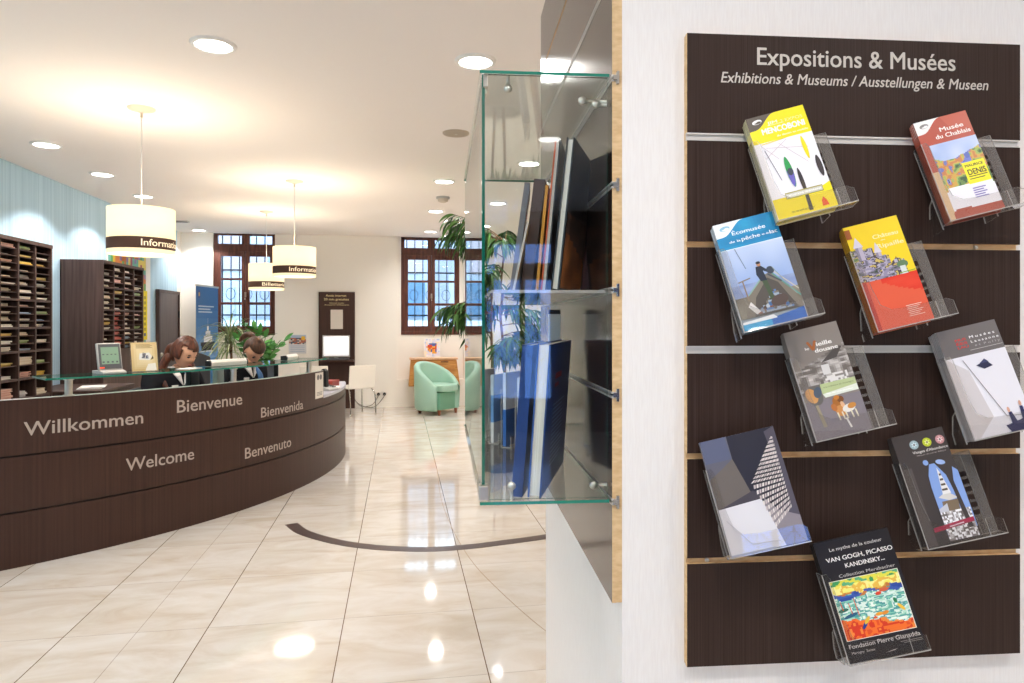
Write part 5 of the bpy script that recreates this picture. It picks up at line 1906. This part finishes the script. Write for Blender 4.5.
def side_chair(x, y, rz, label):
    t = thing('side_chair', label, 'chair', at(x, y, 0, rz), 'white chairs at the kiosk')
    c = MB()
    c.prism([(-0.20, 0.415), (0.20, 0.43), (0.22, 0.42), (0.22, 0.40), (-0.20, 0.395)], -0.21, 0.21, 'y')
    c.build('seat', M['white_plastic'], t, bevel=0.012, seg=3)
    c = MB()
    c.prism([(-0.215, 0.41), (-0.20, 0.40), (-0.235, 0.745), (-0.262, 0.745)], -0.205, 0.205, 'y')
    c.build('backrest', M['white_plastic'], t, bevel=0.01, seg=3)
    for s in (-1, 1):
        MB().tube(catmull([(0.20, s * 0.20, 0.0), (0.19, s * 0.19, 0.30), (0.15, s * 0.18, 0.39)], 5), 0.009, 10).build('leg', M['chrome'], t, smooth=True)
        MB().tube(catmull([(-0.27, s * 0.20, 0.0), (-0.24, s * 0.20, 0.30), (-0.16, s * 0.18, 0.39)], 5), 0.009, 10).build('leg', M['chrome'], t, smooth=True)
    MB().tube([(0.15, -0.18, 0.385), (0.15, 0.18, 0.385)], 0.008, 8).build('crossbar', M['chrome'], t)


side_chair(-0.66, 10.55, R(118), 'white chair with metal legs beside the wall sockets, turned to the kiosk')
side_chair(-1.20, 10.55, R(80), 'white chair half hidden behind the low counter end before the kiosk')


def office_chair(x, y, rz, label, top):
    t = thing('office_chair', label, 'office chair', at(x, y, 0, rz), 'dark office chairs behind the counter')
    MB().box((-0.22, -0.23, 0.415), (0.22, 0.23, 0.465)).build('seat', M['chairfab'], t, bevel=0.03, seg=3)
    c = MB()
    n = 12
    vs, fs = [], []
    for i in range(n + 1):
        a = R(-42 + 84 * i / n)
        tp = top - 0.05 * abs(math.sin(a)) ** 2 * 3
        for r_ in (0.36, 0.32):
            for z in (0.55, tp):
                vs.append((0.10 - r_ * math.cos(a), r_ * math.sin(a), z))
    for i in range(n):
        p, q2 = 4 * i, 4 * i + 4
        for u_, v_ in ((0, 1), (1, 3), (3, 2), (2, 0)):
            fs.append((p + u_, p + v_, q2 + v_, q2 + u_))
    fs += [(0, 2, 3, 1), (4 * n, 4 * n + 1, 4 * n + 3, 4 * n + 2)]
    c.add(vs, fs).build('backrest', M['chairfab'], t, bevel=0.012, seg=3)
    MB().box((-0.26, -0.03, 0.42), (-0.23, 0.03, 0.62)).build('back_bracket', M['black'], t)
    MB().lathe([(0.028, 0.08), (0.028, 0.25), (0.02, 0.25), (0.02, 0.42)], 16).build('gas_column', M['black'], t)
    for k in range(5):
        a = 2 * PI * k / 5
        leg = MB().tube([(0, 0, 0.10), (0.27 * math.cos(a), 0.27 * math.sin(a), 0.07)], 0.022, 8, r1=0.014).build('foot', M['black'], t)
        MB().lathe([(0.0001, -0.012), (0.03, -0.012), (0.03, 0.012), (0.0001, 0.012)], 14, (0.27 * math.cos(a), 0.27 * math.sin(a), 0.03), axis='x').build('castor', M['black'], leg)


office_chair(-1.83, 7.05, R(-20), 'empty dark office chair seen between the two clerks', 1.10)


# ------------------------------------------------------------------ plants
def blade(mb, p, d, length, wd, droop, col, n=5, fold=0.25, roll=0.0):
    """one leaf: a thin tapering folded strip that bends downwards"""
    p, d = Vector(p), Vector(d).normalized()
    side = d.cross(Vector((0, 0, 1)))
    if side.length < 1e-3:
        side = Vector((1, 0, 0))
    side.normalize()
    side = Matrix.Rotation(roll, 3, d) @ side
    vs = []
    for i in range(n + 1):
        u = i / n
        w_ = wd * (math.sin(PI * min(1, 0.12 + 0.88 * u)) ** 0.8) if i < n else 0.0005
        up_ = side.cross(d)
        vs += [p - side * w_ / 2 + up_ * (w_ * fold), p, p + side * w_ / 2 + up_ * (w_ * fold)]
        p = p + d * (length / n)
        d = (d + Vector((0, 0, -droop / n))).normalized()
    fs = []
    for i in range(n):
        a_, b2 = 3 * i, 3 * i + 3
        fs += [(a_, a_ + 1, b2 + 1, b2), (a_ + 1, a_ + 2, b2 + 2, b2 + 1)]
    mb.add(vs, fs, 0, col)


def pot(t, r, h, m='pot'):
    MB().lathe([(0.0001, 0), (r * 0.78, 0), (r, h * 0.93), (r * 1.04, h * 0.93), (r * 1.04, h), (r * 0.92, h), (r * 0.90, h - 0.04)], 28).build('pot', M[m], t, smooth=True)
    MB().lathe([(r * 0.91, h - 0.04), (0.0001, h - 0.03)], 28).build('soil', M['soil'], t)


def greens(q, pal):
    return lin(q.choice(pal))


G_DARK = ['2f5527', '3a642c', '4a7434', '26461f', '5a8440']
# tall leafy plant seen beside and through the glass case
q = random.Random(5)
t = thing('potted_plant', 'tall leafy potted tree with narrow drooping leaves behind the glass case', 'potted plant', at(0.93, 6.35))
pot(t, 0.21, 0.36)
fol = MB()
stems = []
for k, (bx_, by_) in enumerate(((0.03, 0.02), (-0.05, -0.02), (0.02, -0.05))):
    top = (bx_ + q.uniform(-.12, .12), by_ + q.uniform(-.1, .1), 2.15 - 0.25 * k)
    stems.append(catmull([(bx_, by_, 0.3), (bx_ * 1.6, by_ * 1.4, 0.95), (bx_ - 0.03, by_, 1.55), top], 6))
    MB().tube(stems[-1], 0.016, 8, r1=0.008).build('trunk', M['bark'], t, smooth=True)
br = MB()
twigs = []
for k in range(34):
    st = stems[k % 3]
    p0 = st[q.randrange(int(len(st) * .38), len(st))]
    a = q.uniform(0, 2 * PI)
    ln = q.uniform(0.22, 0.52)
    twigs.append((p0, a, ln, q.uniform(0.05, 0.26)))
# sprays that reach out to the left of the case
for z, ln, up_ in ((2.12, 0.52, 0.34), (2.05, 0.44, 0.34), (2.14, 0.58, 0.24), (2.0, 0.50, 0.36), (2.1, 0.36, 0.3), (2.1, 0.28, 0.3), (1.50, 0.36, 0.10), (1.42, 0.28, 0.04), (1.45, 0.42, 0.04), (1.45, 0.2, 0.0), (2.1, 0.46, 0.4), (2.0, 0.40, 0.28), (2.15, 0.5, 0.42)):
    st = stems[0] if z > 1.9 else stems[1]
    p0 = min(st, key=lambda v_: abs(v_.z - z))
    twigs.append((p0, PI + q.uniform(-.35, .25), ln, up_))
for p0, a, ln, up_ in twigs:
    e_ = [p0 + Vector((math.cos(a) * ln * u, math.sin(a) * ln * u, up_ * u - 0.32 * ln * u * u)) for u in (0, .25, .5, .75, 1.0)]
    br.tube(e_, 0.005, 5, r1=0.002)
    for i in range(30):
        u = 0.25 + 0.75 * i / 29
        j = min(3, int(u * 4))
        pp = e_[j].lerp(e_[j + 1], u * 4 - j)
        aa = a + q.choice([-1, 1]) * q.uniform(0.3, 1.3)
        blade(fol, pp, (math.cos(aa), math.sin(aa), q.uniform(-1.3, .1)), q.uniform(0.15, 0.25), q.uniform(0.020, 0.030), q.uniform(0.8, 2.6), greens(q, G_DARK), 5, 0.2, q.uniform(-1.3, 1.3))
br.build('twigs', M['bark'], t)
fol.build('foliage', M['foliage'], t, smooth=True)

# pale narrow-leaved plant and a broad-leaved one beside the left window
t = thing('potted_plant', 'pale plant with thin arching leaves between the ship banner and the window', 'potted plant', at(-2.30, 9.85))
pot(t, 0.17, 0.55)
fol = MB()
st = catmull([(0, 0, 0.5), (0.02, 0.01, 0.9), (0.0, 0.0, 1.22)], 6)
MB().tube(st, 0.02, 8, r1=0.014).build('trunk', M['bark'], t, smooth=True)
for k in range(130):
    a, el = q.uniform(0, 2 * PI), q.uniform(-0.1, 1.35)
    z = q.uniform(0.95, 1.26)
    blade(fol, (0, 0, z), (math.cos(a) * math.cos(el), math.sin(a) * math.cos(el), math.sin(el)), q.uniform(0.32, 0.52), 0.017, q.uniform(1.2, 2.8), greens(q, ['8fa070', 'a9b488', '6f8a58', 'c2c8a4', '7d9464']), 7)
fol.build('foliage', M['foliage'], t, smooth=True)
t = thing('potted_plant', 'dark green broad leaved plant behind the second clerk under the left window', 'potted plant', at(-1.86, 9.55))
pot(t, 0.18, 0.5)
fol, stm = MB(), MB()
for k in range(13):
    a = 2 * PI * k / 13 + q.uniform(-.2, .2)
    ln, hz = q.uniform(0.10, 0.30), q.uniform(0.60, 1.02)
    e_ = [Vector((0.04 * math.cos(a) + ln * u * u * math.cos(a), 0.04 * math.sin(a) + ln * u * u * math.sin(a), 0.46 + hz * (u - 0.12 * u * u))) for u in [i / 8 for i in range(9)]]
    stm.tube(e_, 0.010, 6, r1=0.004)
    for i in range(3, 9):
        for s in (-1, 1):
            d = (e_[i] - e_[i - 1]).normalized()
            sd = d.cross(Vector((0, 0, 1))).normalized() * s
            blade(fol, e_[i], d * 0.55 + sd, q.uniform(0.12, 0.17), q.uniform(0.055, 0.075), q.uniform(0.1, 0.6), greens(q, ['2f6a2a', '3f7f36', '24541f', '4f9044']), 4, 0.12, q.uniform(-1.2, 1.2))
    blade(fol, e_[-1], e_[-1] - e_[-2], 0.16, 0.07, 0.2, greens(q, ['3f7f36', '4f9044']), 4, 0.12, q.uniform(-1.2, 1.2))
stm.build('stems', M['bark_green'], t)
fol.build('foliage', M['foliage'], t, smooth=True)


# ------------------------------------------------------------------ the two clerks
def skin_mesh(nodes, edges, root=0, sub=2):
    """nodes: (x, y, z, radius); grows one smooth surface round the edges"""
    me = bpy.data.meshes.new('figure')
    me.from_pydata([n[:3] for n in nodes], edges, [])
    ob = bpy.data.objects.new('figure', me)
    COL.objects.link(ob)
    md = ob.modifiers.new('skin', 'SKIN')
    md.use_smooth_shade = True
    for i, n in enumerate(nodes):
        sv = me.skin_vertices[0].data[i]
        sv.radius = (n[3], n[3] if len(n) < 5 else n[4])
        sv.use_root = (i == root)
    ss = ob.modifiers.new('sub', 'SUBSURF')
    ss.levels = ss.render_levels = sub
    dg = bpy.context.evaluated_depsgraph_get()
    ev = ob.evaluated_get(dg)
    m2 = ev.to_mesh()
    vs = [tuple(v.co) for v in m2.vertices]
    fs = [tuple(p.vertices) for p in m2.polygons]
    ev.to_mesh_clear()
    bpy.data.objects.remove(ob)
    bpy.data.meshes.remove(me)
    return vs, fs


def head_geo(mb):
    """face looks along +x, centre of the skull at the origin, about 0.23 high"""
    n, k = 32, 26
    vs, fs = [], []
    for i in range(k + 1):
        th = PI * i / k
        for j in range(n):
            ph = 2 * PI * j / n
            x, y, z = math.sin(th) * math.cos(ph), math.sin(th) * math.sin(ph), math.cos(th)
            X, Y, Z = 0.097 * x, 0.075 * y, 0.116 * z
            if z < -0.1:
                f = min(1, (-0.1 - z) / 0.9)
                Y *= 1 - 0.34 * f
                X = X * (1 - 0.10 * f) + 0.012 * f if x > 0 else X * (1 - 0.45 * f)
            if x > 0:
                X += 0.020 * math.exp(-(Y / 0.013) ** 2 - ((Z + 0.020) / 0.022) ** 2)       # nose
                X += 0.006 * math.exp(-(Y / 0.010) ** 2 - ((Z - 0.005) / 0.02) ** 2)
                X -= 0.009 * math.exp(-((abs(Y) - 0.032) / 0.016) ** 2 - ((Z - 0.004) / 0.014) ** 2)   # eye sockets
                X += 0.004 * math.exp(-(Y / 0.03) ** 2 - ((Z - 0.026) / 0.01) ** 2)       # brow
                X += 0.007 * math.exp(-(Y / 0.02) ** 2 - ((Z + 0.100) / 0.016) ** 2)      # chin
                X += 0.004 * math.exp(-(Y / 0.02) ** 2 - ((Z + 0.064) / 0.01) ** 2)       # mouth
            vs.append((X, Y, Z))
    for i in range(k):
        for j in range(n):
            j2 = (j + 1) % n
            fs.append((i * n + j, (i + 1) * n + j, (i + 1) * n + j2, i * n + j2))
    mb.add(vs, fs, 0)
    for s in (-1, 1):
        mb.ball((-0.006, s * 0.074, -0.012), 0.03, 12, 0, None, (0.55, 0.28, 1.0))          # ear
        mb.ball((0.081, s * 0.032, 0.003), 0.0125, 10, 2, None, (0.55, 1.15, 0.42))          # eye, lids lowered
        mb.ball((0.088, s * 0.033, 0.024), 0.02, 10, 2, None, (0.25, 0.95, 0.16))            # brow
    mb.ball((0.091, 0, -0.062), 0.021, 12, 1, None, (0.38, 1.0, 0.30))                        # lips


def person(label, x, y, heading, pitch, head_turn, hair, kind, lean=0.0, group=None):
    t = thing('person', label, 'person', at(x, y, 0, heading))
    sh = lambda z: lean * max(0, z - 0.5)
    P = lambda a, b_, c_, r_, r2=None: (a + sh(c_), b_, c_, r_, r2 if r2 else r_)
    N_ = [P(0, 0, .54, .105, .14), P(.01, 0, .68, .085, .12), P(.03, 0, .82, .095, .135), P(.05, 0, .93, .085, .13), P(.065, 0, 1.00, .05, .055), P(.085, 0, 1.06, .045, .048),
          P(.04, .165, .955, .058), P(.10, .225, .75, .044), P(.30, .14, .765, .030), P(.36, .12, .762, .026, .034),
          P(.04, -.165, .955, .058), P(.10, -.225, .75, .044), P(.30, -.14, .765, .030), P(.36, -.12, .762, .026, .034),
          P(.04, .095, .52, .095), P(.40, .10, .51, .068), P(.40, .10, .14, .042), P(.39, .10, .05, .036), P(.50, .10, .035, .03),
          P(.04, -.095, .52, .095), P(.40, -.10, .51, .068), P(.40, -.10, .14, .042), P(.39, -.10, .05, .036), P(.50, -.10, .035, .03)]
    E_ = [(0, 1), (1, 2), (2, 3), (3, 4), (4, 5), (3, 6), (6, 7), (7, 8), (8, 9), (3, 10), (10, 11), (11, 12), (12, 13), (0, 14), (14, 15), (15, 16), (16, 17), (17, 18), (0, 19), (19, 20), (20, 21), (21, 22), (22, 23)]
    b_ = MB()
    vs, fs = skin_mesh(N_, E_)
    b_.add(vs, fs, 0)
    for s in (-1, 1):                       # fingers and thumb, curled on the desk
        hx = .36 + sh(.762)
        for i in range(4):
            L_ = (.058, .066, .062, .050)[i]
            yy = s * (.12 - .030 + .019 * i) if s > 0 else s * (.12 - .030 + .019 * i)
            vs, fs = skin_mesh([(hx + .005, yy, .766, .010), (hx + .03 + L_ * .35, yy, .772, .0088), (hx + .03 + L_ * .75, yy, .762, .008), (hx + .03 + L_, yy, .745, .007)], [(0, 1), (1, 2), (2, 3)], 0, 1)
            b_.add(vs, fs, 0)
        vs, fs = skin_mesh([(hx - .02, s * .095, .762, .012), (hx + .01, s * .070, .758, .0105), (hx + .045, s * .062, .748, .009)], [(0, 1), (1, 2)], 0, 1)
        b_.add(vs, fs, 0)
    hd = MB()
    head_geo(hd)
    HM = Matrix.Translation((.085 + sh(1.06) + .055, 0, 1.06 + .085)) @ Matrix.Rotation(head_turn, 4, 'Z') @ Matrix.Rotation(pitch, 4, 'Y') @ Matrix.Translation((0.01, 0, 0.01))
    hd.xf(HM)
    o0 = len(b_.v)
    b_.v += hd.v
    b_.f += [[o0 + k for k in f] for f in hd.f]
    b_.m += hd.m
    b_.c += hd.c
    b_.build('body', [M['skin'], M['lips'], M['eye']], t, smooth=True)
    # clothes: dark jacket with sleeves, trousers, white collar, blue scarf, badge
    J = [P(0, 0, .56, .12, .155), P(.01, 0, .68, .10, .135), P(.03, 0, .82, .11, .15), P(.047, 0, .925, .10, .145), P(.06, 0, .985, .062, .07),
         P(.04, .165, .955, .072), P(.10, .225, .75, .058), P(.285, .148, .765, .042), P(.04, -.165, .955, .072), P(.10, -.225, .75, .058), P(.285, -.148, .765, .042)]
    vs, fs = skin_mesh(J, [(0, 1), (1, 2), (2, 3), (3, 4), (3, 5), (5, 6), (6, 7), (3, 8), (8, 9), (9, 10)])
    jk = MB().add(vs, fs).build('jacket', M['uniform'], t, smooth=True)
    T_ = [P(0, 0, .56, .115, .15), P(.04, .095, .52, .108), P(.40, .10, .51, .080), P(.40, .10, .14, .058), P(.04, -.095, .52, .108), P(.40, -.10, .51, .080), P(.40, -.10, .14, .058)]
    vs, fs = skin_mesh(T_, [(0, 1), (1, 2), (2, 3), (0, 4), (4, 5), (5, 6)])
    MB().add(vs, fs).build('trousers', M['uniform'], t, smooth=True)
    cx_ = .06 + sh(1.0)
    c = MB()
    for s in (-1, 1):
        pts = [(cx_ + .095, s * .004, .90), (cx_ + .085, s * .05, .965), (cx_ + .03, s * .075, 1.02), (cx_ - .02, s * .06, 1.045), (cx_ + .035, s * .045, 1.045), (cx_ + .085, s * .02, .985)]
        c.add(pts + [(p_[0] - .008, p_[1], p_[2] - .004) for p_ in pts], [(0, 1, 2, 3, 4, 5), (11, 10, 9, 8, 7, 6)] + [(i, (i + 1) % 6, 6 + (i + 1) % 6, 6 + i) for i in range(6)])
    c.build('collar', M['collar'], t)
    vs, fs = skin_mesh([(cx_ + .06, .03, 1.0, .014), (cx_ + .105, .055, .93, .022), (cx_ + .115, .062, .86, .026), (cx_ + .112, .066, .80, .016)], [(0, 1), (1, 2), (2, 3)])
    MB().add(vs, fs).build('scarf', M['scarf'], t, smooth=True)
    MB().box((cx_ + .098, -.105, .885), (cx_ + .108, -.055, .905)).build('name_badge', M['collar'], t, bevel=0.002)
    # hair
    h = MB()
    n, k = 36, 24
    vs, fs, keep = [], [], []
    for i in range(k + 1):
        th = PI * i / k
        for j in range(n):
            ph = 2 * PI * j / n
            x_, y_, z_ = math.sin(th) * math.cos(ph), math.sin(th) * math.sin(ph), math.cos(th)
            w_ = 1.0 + 0.02 * math.sin(9 * ph + 3 * th) * (1 if kind == 'side' else .4)
            vs.append((0.108 * x_ * w_ - 0.006, (0.086 if kind == 'tight' else 0.094) * y_ * w_, (0.126 if kind == 'tight' else 0.132) * z_ * w_ + 0.002))
            front = 0.40 if kind == 'tight' else 0.28 + 0.35 * (y_ < 0) * (-y_)
            keep.append((z_ > front) or (x_ < 0.02 + 0.25 * max(0, z_) and z_ > -0.62) or (kind == 'side' and abs(y_) > .80 and z_ > -.35 and x_ < .55))
    for i in range(k):
        for j in range(n):
            j2 = (j + 1) % n
            f = (i * n + j, (i + 1) * n + j, (i + 1) * n + j2, i * n + j2)
            if all(keep[q2] for q2 in f):
                fs.append(f)
    used = sorted({q2 for f in fs for q2 in f})
    mp = {q2: i for i, q2 in enumerate(used)}
    h.add([vs[q2] for q2 in used], [tuple(mp[q2] for q2 in f) for f in fs], 0)
    h.xf(HM)
    ho = h.build('hair', hair, t, smooth=True)
    so = ho.modifiers.new('thick', 'SOLIDIFY')
    so.thickness = 0.012
    so.offset = -1
    if kind == 'side':
        for s, dz in ((1, 0.0), (-1, 0.02)):
            vs, fs = skin_mesh([tuple(HM @ Vector((-.05, s * .075, -.03))) + (.034,), tuple(HM @ Vector((-.055, s * .095, -.09))) + (.036,), (cx_ + .0, s * .13, 1.02 - dz, .032), (cx_ + .05, s * .13, .93 - dz, .022), (cx_ + .08, s * .12, .87, .008)], [(0, 1), (1, 2), (2, 3), (3, 4)])
            MB().add(vs, fs).build('hair_lock', hair, ho, smooth=True)
        vs, fs = skin_mesh([tuple(HM @ Vector((-.09, 0, .02))) + (.04,), tuple(HM @ Vector((-.14, 0, -.03))) + (.042,), tuple(HM @ Vector((-.15, 0, -.11))) + (.034,), tuple(HM @ Vector((-.13, 0, -.18))) + (.012,)], [(0, 1), (1, 2), (2, 3)])
        MB().add(vs, fs).build('ponytail', hair, ho, smooth=True)
    else:
        vs, fs = skin_mesh([tuple(HM @ Vector((-.085, 0, .045))) + (.03,), tuple(HM @ Vector((-.125, -.01, .05))) + (.026,), tuple(HM @ Vector((-.16, -.02, .0))) + (.032,), tuple(HM @ Vector((-.18, -.03, -.09))) + (.024,), tuple(HM @ Vector((-.18, -.03, -.15))) + (.008,)], [(0, 1), (1, 2), (2, 3), (3, 4)])
        MB().add(vs, fs).build('ponytail', hair, ho, smooth=True)
    return t


person('clerk with auburn hair and dark jacket looking down behind the counter, nearer of the two', -1.80, 5.72, R(-40), R(27), R(8), M['hair1'], 'side', 0.12)
office_chair(-1.87, 5.77, R(-40), 'dark office chair under the clerk with auburn hair', 0.86)
person('clerk with tied back brown hair bent over the desk, farther of the two', -1.45, 6.43, R(-42), R(56), R(-10), M['hair2'], 'tight', 0.20)
office_chair(-1.52, 6.50, R(-42), 'dark office chair under the clerk with tied back brown hair', 0.80)
